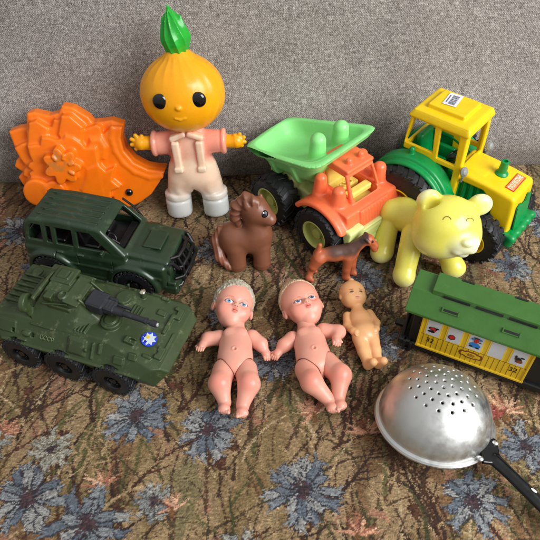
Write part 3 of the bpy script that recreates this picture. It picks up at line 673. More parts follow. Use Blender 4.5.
    s.box(cs + rot('z', 8) @ A((-.5, 0, .018)), (.06, .8, .006), rot('z', 8))
    s.build('bars', mat('sticker_print', (90, 92, 104), .5, bump=0), stk, smooth=False)
    # interior
    se = U(.3, box((-4.3, 0, 6.7), (1.2, 1.5, .4), .3), box((-5.6, 0, 8.6), (.4, 1.4, 2.0), .35, rot('y', -8)), box((-3.6, 0, 5.3), (2.8, 2.3, .3), .1), box((-4.2, 2.3, 7.2), (1.6, .3, .9), .25), box((-4.2, -2.3, 7.2), (1.6, .3, .9), .25), box((-.9, 0, 6.6), (.5, 2.2, 1.9), .2))
    sdf('seat', se, (-6.6, -2.8, 4.8), (0, 2.8, 11), .12, g, T)
    w = MB(); t = np.linspace(0, 2 * math.pi, 33); cc = A((-1.7, 0, 9.1)); Rw = rot('y', -35)
    w.tube([cc + Rw @ A((.95 * math.cos(a), .95 * math.sin(a), 0)) for a in t], .14, 10, False); w.tube([cc, cc + Rw @ A((0, 0, -1.6))], .15, 10)
    for a in (0, 2.1, 4.2): w.tube([cc, cc + Rw @ A((.95 * math.cos(a), .95 * math.sin(a), 0))], .1, 8)
    w.build('steering_wheel', M['black'], T)
    # mudguards
    for sd in (-1, 1):
        lo_y, hi_y = sorted((sd * 2.9, sd * 5.9))
        band = INT(.15, SUB(.1, cyl((RX, sd * 3.55, RZ), 'y', 5.3, 1.0, .35), cyl((RX, sd * 4.7, RZ), 'y', 4.75, 3)), half((0, 0, RZ + .2), (.15, 0, -1)))
        step = SUB(.08, INT(.1, cyl((RX, sd * 4.1, RZ), 'y', 4.95, 1.2, .3), half((0, 0, RZ + .2), (.15, 0, -1))), cyl((RX, sd * 5, RZ), 'y', 4.55, 3))
        wall = INT(.1, cyl((RX, sd * 3.05, RZ), 'y', 4.95, .2, .1), half((0, 0, RZ + .2), (.15, 0, -1)))
        fe = U(.1, band, step, wall, cap((RX - .8, sd * 3.5, RZ + 5.1), (RX - .8, sd * 3.5, RZ + 5.75), .35), cap((-.3, sd * 4.4, 3.2), (.7, sd * 4.4, 3.2), .35))
        sdf('mudguard', fe, (-10.2, lo_y - .6, 3.9), (1, hi_y + .8, 10.2), .12, g, T)
        wheel(T, (RX, sd * 5.1, RZ), 4.45, 3.0, sd, M['tyre'], y_, .5, 20, .25, 6, .16)
        wheel(T, (FX, sd * 4.0, FZ), 2.95, 2.1, sd, M['tyre'], y_, .5, 18, .25, 5, .1)
        mi = MB(); mi.tube([(.6, sd * 2.7, 8.0), (.75, sd * 3.0, 8.9)], .14, 8); mi.lathe([(.001, .28), (.3, .25), (.5, .05), (.5, -.1), (.3, -.25), (.001, -.3)], (.8, sd * 3.05, 9.6), rot('y', 60) @ rot('x', 20), 20)
        mi.V = [(v[0], v[1], (v[2] - 9.6) * 1.15 + 9.6) if v[2] > 8.95 else v for v in mi.V]
        mi.build('mirror', mat('grey_plastic_mirror', (150, 152, 150), .3, metal=.3), T)
tractor()
# ================================================================ DUMP TRUCK
def truck():
    T = thing('toy_dump_truck', 'toy dump truck with light green tipping bed and orange cab, left of the tractor', 'toy truck', (6.9, 8.8, 0), -48)
    gr = mat('bed_green', (142, 226, 134), .34, wear=(160, 230, 150), wear_amt=.3, sss=.15, var=.04, sssr=(.3, 1, .3), ssscale=.004)
    og = mat('cab_orange', (248, 116, 70), .34, wear=(252, 160, 124), wear_amt=.35, sss=.15, var=.05, sssr=(1, .4, .2), ssscale=.004)
    cr = mat('chassis_cream', (222, 232, 150), .35, sss=.15, var=.05, sssr=(.8, 1, .3), ssscale=.004)
    hub = mat('hub_olive', (184, 190, 104), .35, var=.1)
    ye = mat('seat_yellow', (244, 222, 110), .4, sss=.1)
    WX = (3.4, -4.3)
    ch = U(.2, box((-.6, 0, 4.0), (6.4, 2.6, .8), .3), box((-4.6, 0, 5.2), (2.2, 3.2, .9), .4), box((-4.3, 0, 3.1), (.5, 3.4, .5), .2), box((3.4, 0, 3.1), (.5, 3.4, .5), .2), box((1.6, 0, 2.9), (4.0, 2.9, .5), .2))
    sdf('chassis', ch, (-7.4, -3.8, 2.2), (6.2, 3.8, 6.4), .11, cr, T)
    bp = INT(.1, box((5.9, 0, 3.7), (1.75, 4.6, 1.65), .25), half((7.45, 0, 3.4), (1, 0, -.12)))
    bp = SUB(.1, bp, box((6.6, 0, 5.6), (2.5, 2.4, .9), .15))
    bp = U(.1, bp, box((6.9, 0, 3.3), (.75, 2.4, 1.0), .15))
    bp = SUB(.1, bp, *[cyl((7.0, y, 2.0), 'x', .45, 2) for y in (-3.4, 3.4)])
    bp = U(.12, bp, box((7.4, 0, 2.6), (.35, 2.6, .35), .15), *[SUB(.05, cyl((8.0, y, 2.5), 'z', .45, .16, .08), cyl((8.0, y, 2.5), 'z', .2, 1)) for y in (-.5, 2.6)], *[box((7.15, y, 3.2), (.15, .35, .35), .1) for y in (-3.6, -1.6, 1.6, 3.6)], box((5.2, -4.3, 4.2), (1.3, .45, .5), .15), box((5.2, 4.3, 4.2), (1.3, .45, .5), .15))
    bp = SUB(.1, bp, *[cyl((3.4, sd * 4.7, 3.1), 'y', 3.4, 1.6, .1) for sd in (-1, 1)])
    sdf('bumper', bp, (3.6, -5, 1.7), (8.7, 5, 5.6), .1, cr, T)
    # cab body with fenders
    wellr = 3.55
    fen = INT(.2, U(.3, *[cyl((3.3, sd * 4.25, 3.1), 'y', 4.15, 1.15, .35) for sd in (-1, 1)]), half((0, 0, 4.9), (0, 0, -1)))
    hood = INT(.3, box((4.3, 0, 6.3), (2.9, 4.2, 1.3), .4), half((6.9, 0, 5), (1, 0, .18)), half((4, 0, 7.3), (.1, 0, 1)))
    gri = [box((6.95, y, 5.8), (.12, .1, .95), .06, rot('y', -10)) for y in np.linspace(-1.9, 1.9, 9)]
    body = U(.3, fen, hood)
    body = U(.1, body, box((6.75, 0, 5.75), (.25, 2.3, 1.2), .15, rot('y', -10)), *gri)
    def ctaper(gx): return INT(.25, box((2.9, 0, 8.0), (2.9 - gx, 2.5 - gx, 3.3 - gx * .2), .3), half((0, -2.4 + gx, 7), (0, -1, .08)), half((0, 2.4 - gx, 7), (0, 1, .08)), half((5.5 - gx, 0, 7.4), (1, 0, .42)), half((.2 + gx, 0, 7), (-1, 0, .05)))
    cab = SUB(.05, ctaper(0), INT(.05, ctaper(.38), half((0, 0, 10.6), (0, 0, 1))))
    cab = SUB(.1, cab, ext([(.9, 7.6), (.95, 10.3), (3.9, 10.3), (4.95, 7.6)], 'y', -5, 5, .2), ext([(-1.95, 7.7), (-1.75, 10.25), (1.75, 10.25), (1.95, 7.7)], 'x', 3.2, 8, .25), ext([(-1.6, 8), (-1.6, 10.2), (1.6, 10.2), (1.6, 8)], 'x', -2, 1.5, .25))
    body = U(.08, body, cab, box((2.2, 0, 11.0), (2.05, 2.1, .28), .2), cap((3.2, -.85, 11.3), (3.2, -.85, 11.7), .42, .36), cap((3.2, 1.0, 11.3), (3.2, 1.0, 11.7), .42, .36))
    for sd in (-1, 1):
        body = U(.3, body, cap((4.3, sd * 3.3, 6.9), (4.3, sd * 3.3, 9.0), 1.0, .72)); body = U(.3, body, cap((1.6, sd * 3.3, 6.9), (1.6, sd * 3.3, 9.4), .9, .65))
    body = SUB(.1, body, *[cyl((3.4, sd * 4.7, 3.1), 'y', wellr, 1.6, .1) for sd in (-1, 1)], box((2.6, 0, 5.2), (2.9, 1.9, 2.5), .3), box((2.9, 0, 8), (2.2, 1.85, 2), .3))
    cb = sdf('cab', body, (-1.2, -5.6, 3.8), (7.6, 5.6, 12.3), .1, og, T); cb.scale.z = .86; cb.location.z = .0075
    se = U(.2, box((1.6, 0, 6.6), (1.3, 1.7, .35), .2), box((.85, 0, 8.0), (.3, 1.6, 1.4), .25, rot('y', -8)), box((4.2, 0, 7.2), (.5, 1.8, .45), .2), box((2.6, 0, 5.9), (2.6, 1.85, .2), .1))
    st = sdf('seat', se, (-.2, -2.9, 5.6), (5.2, 2.9, 9.8), .1, ye, T); st.scale.z = .86; st.location.z = .0075
    w = MB(); cc = A((3.3, -1.1, 8.3)); Rw = rot('y', -35); w.tube([cc + Rw @ A((.7 * math.cos(a), .7 * math.sin(a), 0)) for a in np.linspace(0, 6.2832, 29)], .12, 8, False); w.tube([cc, cc + Rw @ A((0, 0, -1.2))], .14, 8)
    w.tube([cc - Rw @ A((.7, 0, 0)), cc + Rw @ A((.7, 0, 0))], .1, 8); sw_ = w.build('steering_wheel', ye, T); sw_.scale.z = .86; sw_.location.z = .0075
    # tipping bed: a shell lofted between rim and floor
    rim = [(-8.0, -5.8, 9.0), (-9.0, 1.4, 9.3), (1.9, 4.7, 11.9), (2.2, -5.0, 11.5)]
    flo = [(-5.2, -3.4, 6.4), (-5.8, 1.0, 6.4), (-.2, 3.0, 6.6), (.0, -3.2, 6.6)]
    def hull_(gx):
        c = A(rim + flo).mean(0)
        pl = []
        for i in range(4):
            a, b, d = A(rim[i]), A(rim[(i + 1) % 4]), A(flo[i]); n = np.cross(b - a, d - a); n /= np.linalg.norm(n)
            if n @ (a - c) < 0: n = -n
            pl.append(half(a - n * gx, n))
        a, b, d = A(flo[0]), A(flo[1]), A(flo[2]); n = np.cross(b - a, d - a); n /= np.linalg.norm(n); n = n if n[2] < 0 else -n; pl.append(half(a - n * gx, n))
        return pl
    a, b, d = A(rim[0]), A(rim[1]), A(rim[2]); nt_ = np.cross(b - a, d - a); nt_ = nt_ / np.linalg.norm(nt_); nt_ = nt_ if nt_[2] > 0 else -nt_
    outer = INT(1.5, *hull_(0)); inn = INT(1.5, *hull_(.32), half((-6, 0, 7.5), (.42, 0, -1))); top = half(a, nt_)
    shell_ = INT(.06, SUB(.05, outer, inn), top)
    lipb = INT(.05, SUB(.05, INT(1.4, *hull_(-.3)), INT(1.4, *hull_(.2))), top, half(a - nt_ * .85, -nt_))
    bed = U(.25, shell_, lipb)
    ribs = [INT(.1, box((x, 0, 9), (.28, 7, 5), .1), SUB(0, INT(.8, *hull_(-.28)), outer), half(a - nt_ * .4, nt_)) for x in (-4.6, -1.6)]
    bed = U(.15, bed, *ribs)
    bed = U(.3, bed, *[cap((-.5, yy, 7.6), (-.5, yy, 11.9), 1.1, .88) for yy in (-1.9, 1.7)], box((-2.4, -1, 6.4), (2.6, .3, .8), .2), box((-2.4, 1, 6.4), (2.6, .3, .8), .2))
    sdf('tipping_bed', bed, (-8.6, -5.6, 5.6), (4, 5.6, 14.0), .1, gr, T, relax=12)
    for sd in (-1, 1):
        for x in WX: wheel(T, (x, sd * 4.55, 3.1), 3.1, 2.5, sd, M['tyre'], hub, .56, 18, .3, 5, .08)
truck()
# ================================================================ TOY WAGON
def wagon():
    T = thing('toy_railway_wagon', 'toy railway wagon with green roof and yellow side with picture windows, behind the colander', 'toy wagon', (13.8, -8.6, 0), -25.5)
    T.scale = (1.04, 1, 1.17)
    gn = mat('roof_green', (58, 102, 38), .42, var=.08, wear=(96, 136, 78), wear_amt=.25)
    bk = mat('wagon_black', (22, 24, 24), .45, var=.2)
    yl = mat('wagon_yellow', (216, 178, 30), .38, var=.06, wear=(170, 140, 60), wear_amt=.3)
    L_ = 19.0
    b = MB(); b.box((L_ / 2, 0, 3.4), (L_ / 2 - .7, 1.95, 2.5), None, .08); b.box((L_ / 2, 0, 1.0), (L_ / 2 + .15, 2.25, .35), None, .1)
    for x in (.15, L_ - .15): b.box((x, 0, 3.2), (.1, 1.9, 2.6), None, .05)
    for y in (-1.8, 1.8):
        b.tube([(.15, y, 1.2), (.15, y, 5.7)], .1, 8)
    b.box((-.5, 0, 1.0), (.5, .35, .22), None, .08)
    for x in (.5, 1.1): b.box((x, -2.1, .75), (.12, .3, .6), None, .04)
    b.build('body', bk, T)
    for x in (2.6, 4.8, 14.2, 16.4):
        for sd in (-1, 1):
            w = MB(); w.lathe([(.9, -.15), (.9, .05), (.75, .08), (.75, .3), (.3, .35), (.001, .35)], (x, sd * 1.55, .9), np.array([[1, 0, 0], [0, 0, sd], [0, 1, 0]], float), 28); w.build('wheel', bk, T)
    # roof: two slopes with a raised lantern roof
    e = 2.75
    pr = [(-e, 5.55), (-1.25, 6.95), (1.25, 6.95), (e, 5.55), (e, 5.3), (1.1, 6.6), (-1.1, 6.6), (-e, 5.3)]
    R3 = np.array([[0, 0, 1], [1, 0, 0], [0, 1, 0]], float)
    r = MB(); r.prism(pr, -.15, L_ + .15, (0, 0, 0), R3)
    lan = [(-1.3, 6.9), (-1.2, 7.35), (1.2, 7.35), (1.3, 6.9)]
    r.prism(lan, 1.6, L_ - 1.6, (0, 0, 0), R3)
    ro = r.build('roof', gn, T, smooth=False)
    mod = ro.modifiers.new('b', 'BEVEL'); mod.width = .0006; mod.segments = 2; mod.limit_method = 'ANGLE'
    sl = rot('x', 43.0)
    k = MB(); lt = MB()
    for x in (3.6, 8.8, 14.0):
        c = A((x, -2.0, 6.26)); n = rot('x', 43) @ A((0, 0, 1))
        lt = MB(); lt.box(c + n * .05, (.76, .2, .05), sl, .02); lt.box(c + A((-.7, 0, 0)) + n * .06, (.06, .2, .09), sl, .02); lt.box(c + A((.7, 0, 0)) + n * .06, (.06, .2, .09), sl, .02); lt.build('roof_vent', gn, T, smooth=False)
        k = MB(); k.box(c + n * .08, (.6, .1, .05), sl); k.build('roof_slot', bk, T, smooth=False)
    for x in (2.6, 5.4, 8.2, 11, 13.8): k = MB(); k.box((x + 1.2, -1.3, 7.05), (1.15, .06, .09), None); k.build('roof_slot', bk, T, smooth=False)
    for x in (4.2, 8.8, 13.4): k = MB(); k.box((x, 1.05, 7.37), (.55, .1, .03), None); k.build('roof_slot', bk, T, smooth=False)
    # yellow printed side panel with windows
    x0, x1 = 1.55, 11.35; yf = -2.06
    p = MB(); p.box(((x0 + x1) / 2, yf, 3.35), ((x1 - x0) / 2, .12, 2.15), None, .04)
    p.box(((x0 + x1) / 2, yf - .14, 1.3), ((x1 - x0) / 2 + .05, .12, .12), None, .04)
    for x in (x0 + .08, x1 - .08): p.box((x, yf - .14, 3.35), (.1, .1, 2.0), None, .04)
    p.build('side_panel', yl, T)
    q = MB(); ym = yf - .13
    for x in np.arange(x0 + .45, x1 - .3, .46): q.box((x, ym, 2.15), (.018, .012, .78))
    q.box(((x0 + x1) / 2, ym, 2.92), ((x1 - x0) / 2 - .2, .012, .018)); q.build('plank_lines', mat('brown_print', (116, 84, 22), .5, bump=0), T, smooth=False)
    white = mat('window_white', (196, 198, 200), .35, bump=0); red = mat('print_red', (186, 38, 40), .4, bump=0); blk = mat('print_black', (26, 22, 24), .4, bump=0)
    blu = mat('print_blue', (40, 120, 190), .4, bump=0); brn = mat('print_brown', (122, 62, 30), .4, bump=0); yel2 = mat('frame_yellow', (232, 196, 52), .4, bump=0)
    Rf = np.array([[1, 0, 0], [0, 0, -1], [0, 1, 0]], float)   # x right, y up, z towards the viewer side
    def blob(mb, cx, cz, rx, rz, z, n=14, w=0.0, sd=0):
        rr = random.Random(sd); mb.prism([(rx * (1 + w * (rr.random() - .5)) * math.cos(2 * math.pi * i / n), rz * (1 + w * (rr.random() - .5)) * math.sin(2 * math.pi * i / n)) for i in range(n)], 0, .008, (cx, yf - .13 - z, cz), Rf)
    for i in range(5):
        cx = x0 + 1.15 + i * 1.88
        f = MB(); f.box((cx, ym - .01, 4.12), (.76, .03, 1.16), None, .02); fr = f.build('window_frame', yel2, T)
        f = MB(); f.box((cx, ym - .045, 4.12), (.62, .02, 1.03)); wn = f.build('pane', white, fr, smooth=False)
        if i == 0:
            a = MB(); blob(a, cx - .02, 3.95, .4, .22, .10, sd=1, w=.3); blob(a, cx - .12, 3.58, .3, .13, .10, w=.4, sd=2); blob(a, cx + .34, 4.08, .16, .09, .10); a.build('picture_dark', blk, fr, smooth=False)
            a = MB(); blob(a, cx - .06, 3.98, .26, .15, .12); blob(a, cx + .16, 3.8, .12, .1, .12); a.build('picture_red', red, fr, smooth=False)
        if i == 1:
            a = MB(); blob(a, cx - .16, 3.72, .33, .3, .10, w=.2, sd=4); a.build('picture_dark', blk, fr, smooth=False)
            a = MB(); blob(a, cx - .15, 3.76, .25, .24, .12); a.build('picture_red', red, fr, smooth=False)
        if i == 2:
            a = MB(); blob(a, cx, 3.72, .48, .3, .10, w=.3, sd=6); blob(a, cx - .3, 4.4, .18, .1, .10); blob(a, cx + .3, 4.5, .2, .1, .10); a.build('picture_blue', blu, fr, smooth=False)
            a = MB(); blob(a, cx + .02, 4.3, .24, .26, .12, w=.2, sd=7); a.build('picture_red', red, fr, smooth=False)
            a = MB(); blob(a, cx - .3, 3.55, .17, .1, .13); blob(a, cx + .28, 3.5, .18, .09, .13); blob(a, cx - .02, 4.62, .3, .06, .13); blob(a, cx + .35, 4.2, .14, .04, .13); a.build('picture_dark', blk, fr, smooth=False)
        if i == 4:
            a = MB(); blob(a, cx + .02, 3.8, .3, .3, .10, w=.7, sd=9); blob(a, cx - .25, 4.1, .1, .16, .10); blob(a, cx + .28, 4.12, .18, .08, .10); a.build('picture_dark', blk, fr, smooth=False)
            a = MB(); blob(a, cx + .14, 3.65, .26, .18, .12, w=.3, sd=10); a.build('picture_brown', brn, fr, smooth=False)
    for i, tx in ((0, '32'), (4, '32')):
        text(tx, .75, blk, T, (x0 + 1.15 + i * 1.88, ym - .03, 2.35), Rf, 'number', .008)
    cx = x0 + 1.15 + 2 * 1.88
    a = MB(); a.prism([(-1.1, 0), (-.95, .32), (-.6, .3), (-.4, .42), (.4, .42), (.6, .3), (.95, .32), (1.1, 0), (.95, -.32), (.6, -.3), (.4, -.42), (-.4, -.42), (-.6, -.3), (-.95, -.32)], 0, .012, (cx, ym - .01, 2.3), Rf); pl = a.build('emblem', brn, T, smooth=False)
    a = MB(); a.prism([(-.9, 0), (-.8, .18), (-.5, .18), (-.35, .28), (.35, .28), (.5, .18), (.8, .18), (.9, 0), (.8, -.18), (.5, -.18), (.35, -.28), (-.35, -.28), (-.5, -.18), (-.8, -.18)], .014, .022, (cx, ym - .01, 2.3), Rf); a.build('emblem_field', yl, pl, smooth=False)
    a = MB()
    for zz, w in ((.12, .28), (0, .42), (-.12, .3)): a.prism([(-w, zz - .035), (w, zz - .035), (w, zz + .035), (-w, zz + .035)], .024, .03, (cx, ym - .01, 2.3), Rf)
    a.build('emblem_mark', brn, pl, smooth=False)
wagon()
# ================================================================ COLANDER
def colander():
    T = thing('metal_colander', 'dull silver metal colander with black handle, lying upside down before the green-roofed wagon', 'colander', (14.65, -19.4, 1.35), 0, rx=-12, ry=2)
    al = mat('aluminium', (214, 214, 210), (.4), metal=1.0, var=.05, vscale=70, bump=.015, bscale=160, wear=(150, 148, 146), wear_amt=.2, wscale=40)
    R0, H = 4.98, 4.8; n = 320; mm = 150
    u = np.linspace(0, 1, mm); th = np.linspace(0, 2 * math.pi, n, endpoint=False)
    # dome mesh, finely divided so each hole is really open
    st = .085; R1 = R0 + .2
    holes = []
    for ring, (ang, cnt, o) in enumerate([(0, 1, 0), (9, 6, .2), (17.5, 12, .0), (26, 16, .3), (34.5, 16, .1)]):
        for k in range(cnt): holes.append((math.radians(ang), 2 * math.pi * (k + o) / cnt))
    hp = A([(R0 * math.sin(a) * math.cos(b), R0 * math.sin(a) * math.sin(b), H * math.cos(a)) for a, b in holes])
    def f(P):
        r = A([R0, R0, H]); outer = ell((0, 0, 0), (R0, R0, H))(P); inner = ell((0, 0, 0), (R0 - .14, R0 - .14, H - .14))(P)
        d = np.maximum(outer, -inner)
        dist = np.full(len(P), 9.)
        for h in hp: dist = np.minimum(dist, np.linalg.norm(P - h, axis=1))
        d = np.maximum(d, .142 - dist)
        return np.maximum(d, -P[:, 2])
    bowl = sdf('bowl', f, (-6, -6, 0), (6, 6, 5.3), .062, al, T)
    r = MB(); r.lathe([(R0 - .16, .35), (R0 + .05, .3), (R0 + .24, .22), (R0 + .34, .06), (R0 + .3, -.12), (R0 + .12, -.2), (R0 - .1, -.1)], (0, 0, 0), None, 120, closed=True); r.build('rim', al, T)
    # handle
    a = math.radians(-47); d = A((math.cos(a), math.sin(a), 0)); n_ = A((-math.sin(a), math.cos(a), 0)); bk = mat('black_enamel', (14, 14, 15), .22, var=.2, bump=.02, bscale=120)
    Rh = np.stack([d, n_, A((0, 0, 1))], 1)
    def XX(p): return Rh @ A(p)
    b = MB(); V = []; F = []
    h = U(.2, ext([(4.5, -.4), (4.7, -1.55), (5.1, -1.65), (6.0, -.65), (7.4, -.55), (14.5, -.68), (15.2, 0), (14.5, .68), (7.4, .55), (6.0, .65), (5.1, 1.65), (4.7, 1.55), (4.5, .4)], 'z', .1, .5, .15), cap((6.0, 0, .3), (14.5, 0, .25), .44, .55))
    h = INT(.1, h, half((0, 0, 1.0), (0, 0, 1)))
    Rd = rot('y', 16)
    hh = lambda P: h((P @ Rh - A((5.2, 0, 0))) @ Rd + A((5.2, 0, 0)))
    XX = lambda p: Rh @ (Rd @ (A(p) - A((5.2, 0, 0))) + A((5.2, 0, 0)))
    sdf('handle', hh, (3.0, -10.5, -2.6), (14.5, .5, 2.0), .08, bk, T)
    for yy in (-1.2, 1.2):
        rv = MB(); rv.lathe([(.27, 0), (.25, .1), (.14, .2), (.001, .22)], XX((5.1, yy, .48)), None, 16); rv.build('rivet', al, T)
    c = MB(); c.prism([(.2 * math.cos(t) * (1 if math.cos(t) > 0 else 1.7), .12 * math.sin(t)) for t in np.linspace(0, 6.28, 18, endpoint=False)], 0, .01, XX((9.6, .1, .81)), Rh @ Rd @ rot('z', 10)); c.build('paint_chip', mat('chip_white', (225, 225, 220), .5, bump=0), T, smooth=False)
colander()
def onsurf(f, p, d, far=10.):
    """walk from outside back along d until the surface is met"""
    d = A(d) / np.linalg.norm(d); q = A(p) + d * far
    for _ in range(80): q = q - d * float(f(q[None])[0]) * .8
    return q
def mixc(a, b, t): t = np.clip(t, 0, 1)[:, None]; return A(a) * (1 - t) + A(b) * t
def sstep(a, b, x): t = np.clip((x - a) / (b - a), 0, 1); return t * t * (3 - 2 * t)
# ================================================================ HEDGEHOG MOULD
def hedgehog():
    T = thing('hedgehog_toy', 'bright orange plastic hedgehog sand mould leaning on the sofa back', 'toy', (-21.35, 11.6, .2), 3.2, rx=-13); T.scale = (1.07, 1, 1.14)
    og = mat('orange_plastic', (252, 126, 16), .3, sss=.35, var=.05, vcol=True, sssr=(1, .4, .05), ssscale=.008, bump=.015, bscale=200, spec=.5)
    def q(L): return [((x / 3 - 87) / 9.25, (204.5 - (90 + y / 3)) / 8.9) for x, y in L]
    Z = 3.2
    out = ([(492, 228), (484, 236), (470, 262), (440, 300), (400, 326), (350, 345), (300, 352), (250, 348), (205, 372), (190, 345), (150, 365), (128, 342), (100, 345), (75, 332), (58, 308), (68, 290), (45, 262), (38, 240), (55, 225), (35, 208), (45, 190), (60, 180), (50, 150), (45, 108), (75, 100), (100, 98), (110, 60), (130, 57), (172, 68), (200, 62), (215, 42), (245, 48), (285, 75), (295, 92), (350, 85), (382, 98), (380, 112), (372, 132), (380, 165), (400, 198), (435, 220), (470, 230)])
    def E_(L, h, r=.12, z0=0): return ext(q(L), 'y', -h, -z0, r)
    base = E_(out, 1.7, .25)
    c0 = A(q([(190, 205)])[0]); oq = A(q(out))
    def tier(sx, sy, rt, h, r=.2, lim=300, c=c0):
        a = math.radians(rt); P_ = (oq - c) * A((sx, sy)); P_ = P_ @ np.array([[math.cos(a), math.sin(a)], [-math.sin(a), math.cos(a)]]) + c
        P_[:, 0] = np.minimum(P_[:, 0], q([(lim, 0)])[0][0]); return ext([tuple(v) for v in P_], 'y', -h, 0, r)
    L2 = tier(.84, .80, 9, 2.5, .22, 320); B_ = tier(.66, .60, -7, 3.2, .22, 300)
    C_ = E_([(100, 140), (118, 78), (140, 72), (168, 92), (160, 130), (130, 160)], 2.7, .2); D_ = E_([(196, 110), (216, 60), (240, 60), (272, 92), (255, 140), (215, 140)], 2.9, .2)
    F_ = E_([(232, 266), (250, 240), (262, 206), (298, 194), (316, 214), (345, 204), (330, 242), (352, 264), (322, 276), (314, 312), (282, 292), (246, 300)], 3.3, .2)
    G_ = E_([(272, 150), (284, 124), (318, 122), (330, 150), (318, 184), (290, 188)], 2.9, .35)
    face = E_([(382, 98), (350, 96), (322, 118), (308, 170), (320, 250), (322, 335), (350, 342), (400, 324), (440, 298), (470, 262), (490, 230), (440, 222), (400, 200), (376, 165), (372, 130)], 2.5, .25)
    # crescent ridge running beside the hollow of the face
    arcp = [((x / 3 - 87) / 9.25, (204.5 - (90 + y / 3)) / 8.9) for x, y in [(352, 100), (345, 130), (350, 165), (368, 200), (398, 228), (440, 246), (478, 244)]]
    ridge = U(.15, *[cap((arcp[i][0], -2.38, arcp[i][1]), (arcp[i + 1][0], -2.38, arcp[i + 1][1]), .2) for i in range(6)])

    def cog(X, Y, R1, R2, n, h, ph=0, sq=1.0):
        c = q([(X, Y)])[0]; P_ = []
        for k in range(72):
            a = 2 * math.pi * k / 72; rr = R1 + (R2 - R1) * (.5 + .5 * math.cos(n * a + ph)) ** .7; P_.append((c[0] + rr * math.cos(a), c[1] + rr * math.sin(a) * sq))
        return ext(P_, 'y', -h, 0, .12), c
    star, sc_ = cog(199, 186, 1.35, 2.0, 7, 4.4, .6)
    pear = U(.35, ext([(q([(105, 265)])[0][0] + 1.5 * math.cos(t), q([(105, 265)])[0][1] + 1.5 * math.sin(t)) for t in np.linspace(0, 6.28, 40, endpoint=False)], 'y', -4.0, 0, .25),
             ext([(q([(158, 262)])[0][0] + 1.15 * math.cos(t), q([(158, 262)])[0][1] + 1.15 * math.sin(t)) for t in np.linspace(0, 6.28, 40, endpoint=False)], 'y', -4.0, 0, .25))
    f = U(.3, base, L2, B_, C_, D_, F_, G_, face, ridge, star, pear)
    def mw(P):   # slanted faces: front plane falls off to the upper left like moulded steps
        return f(P)
    f2 = U(.12, f, *[cap((sc_[0] + .95 * math.cos(a), -4.4, sc_[1] + .95 * math.sin(a)), (sc_[0] + 1.3 * math.cos(a), -4.4, sc_[1] + 1.3 * math.sin(a)), .2) for a in (-.6, .3, 1.2, 2.1)])
    hollow = SUB(0, ext([(x * .93, y * .93 + .35) for x, y in out], 'y', -1.2, 1), box((0, 9, 0), (1, 1, 1)))
    f2 = SUB(.1, f2, INT(0, tier(.9, .88, 0, 1.0, .1, 330), half((0, -1.0, 0), (0, -1, 0)))) if False else INT(0, f2, ext([(-9.6, -1.5), (9.2, -1.5), (9.2, 12.9), (-9.6, 12.9)], 'y', -5, .4))
    def col(P):
        n = fbm(P[:, 0] * 2.2 + 50, P[:, 2] * 2.2 + 50, 4); c = mixc((252, 128, 18), (248, 116, 12), n)
        dirt = sstep(.5, .68, fbm(P[:, 0] * 1.6 + 9, P[:, 2] * 1.6 + 30, 12, 5)) * (P[:, 1] < -4.1) * .6
        return mixc(c, (178, 120, 72), dirt * np.ones(len(P))) if True else c
    sdf('body', f2, (-9.8, -4.9, -1.2), (9.2, .3, 13), .09, og, T, color=col, relax=6)
    ex, ez = q([(373, 288)])[0]
    e = MB(); e.lathe([(.42, 0), (.42, .12), (.3, .3), (.12, .38), (.001, .4)], (ex, -2.45, ez), RY, 24); e.build('eye', mat('eye_black', (10, 10, 12), .12, bump=0, coat=.5), T)
hedgehog()
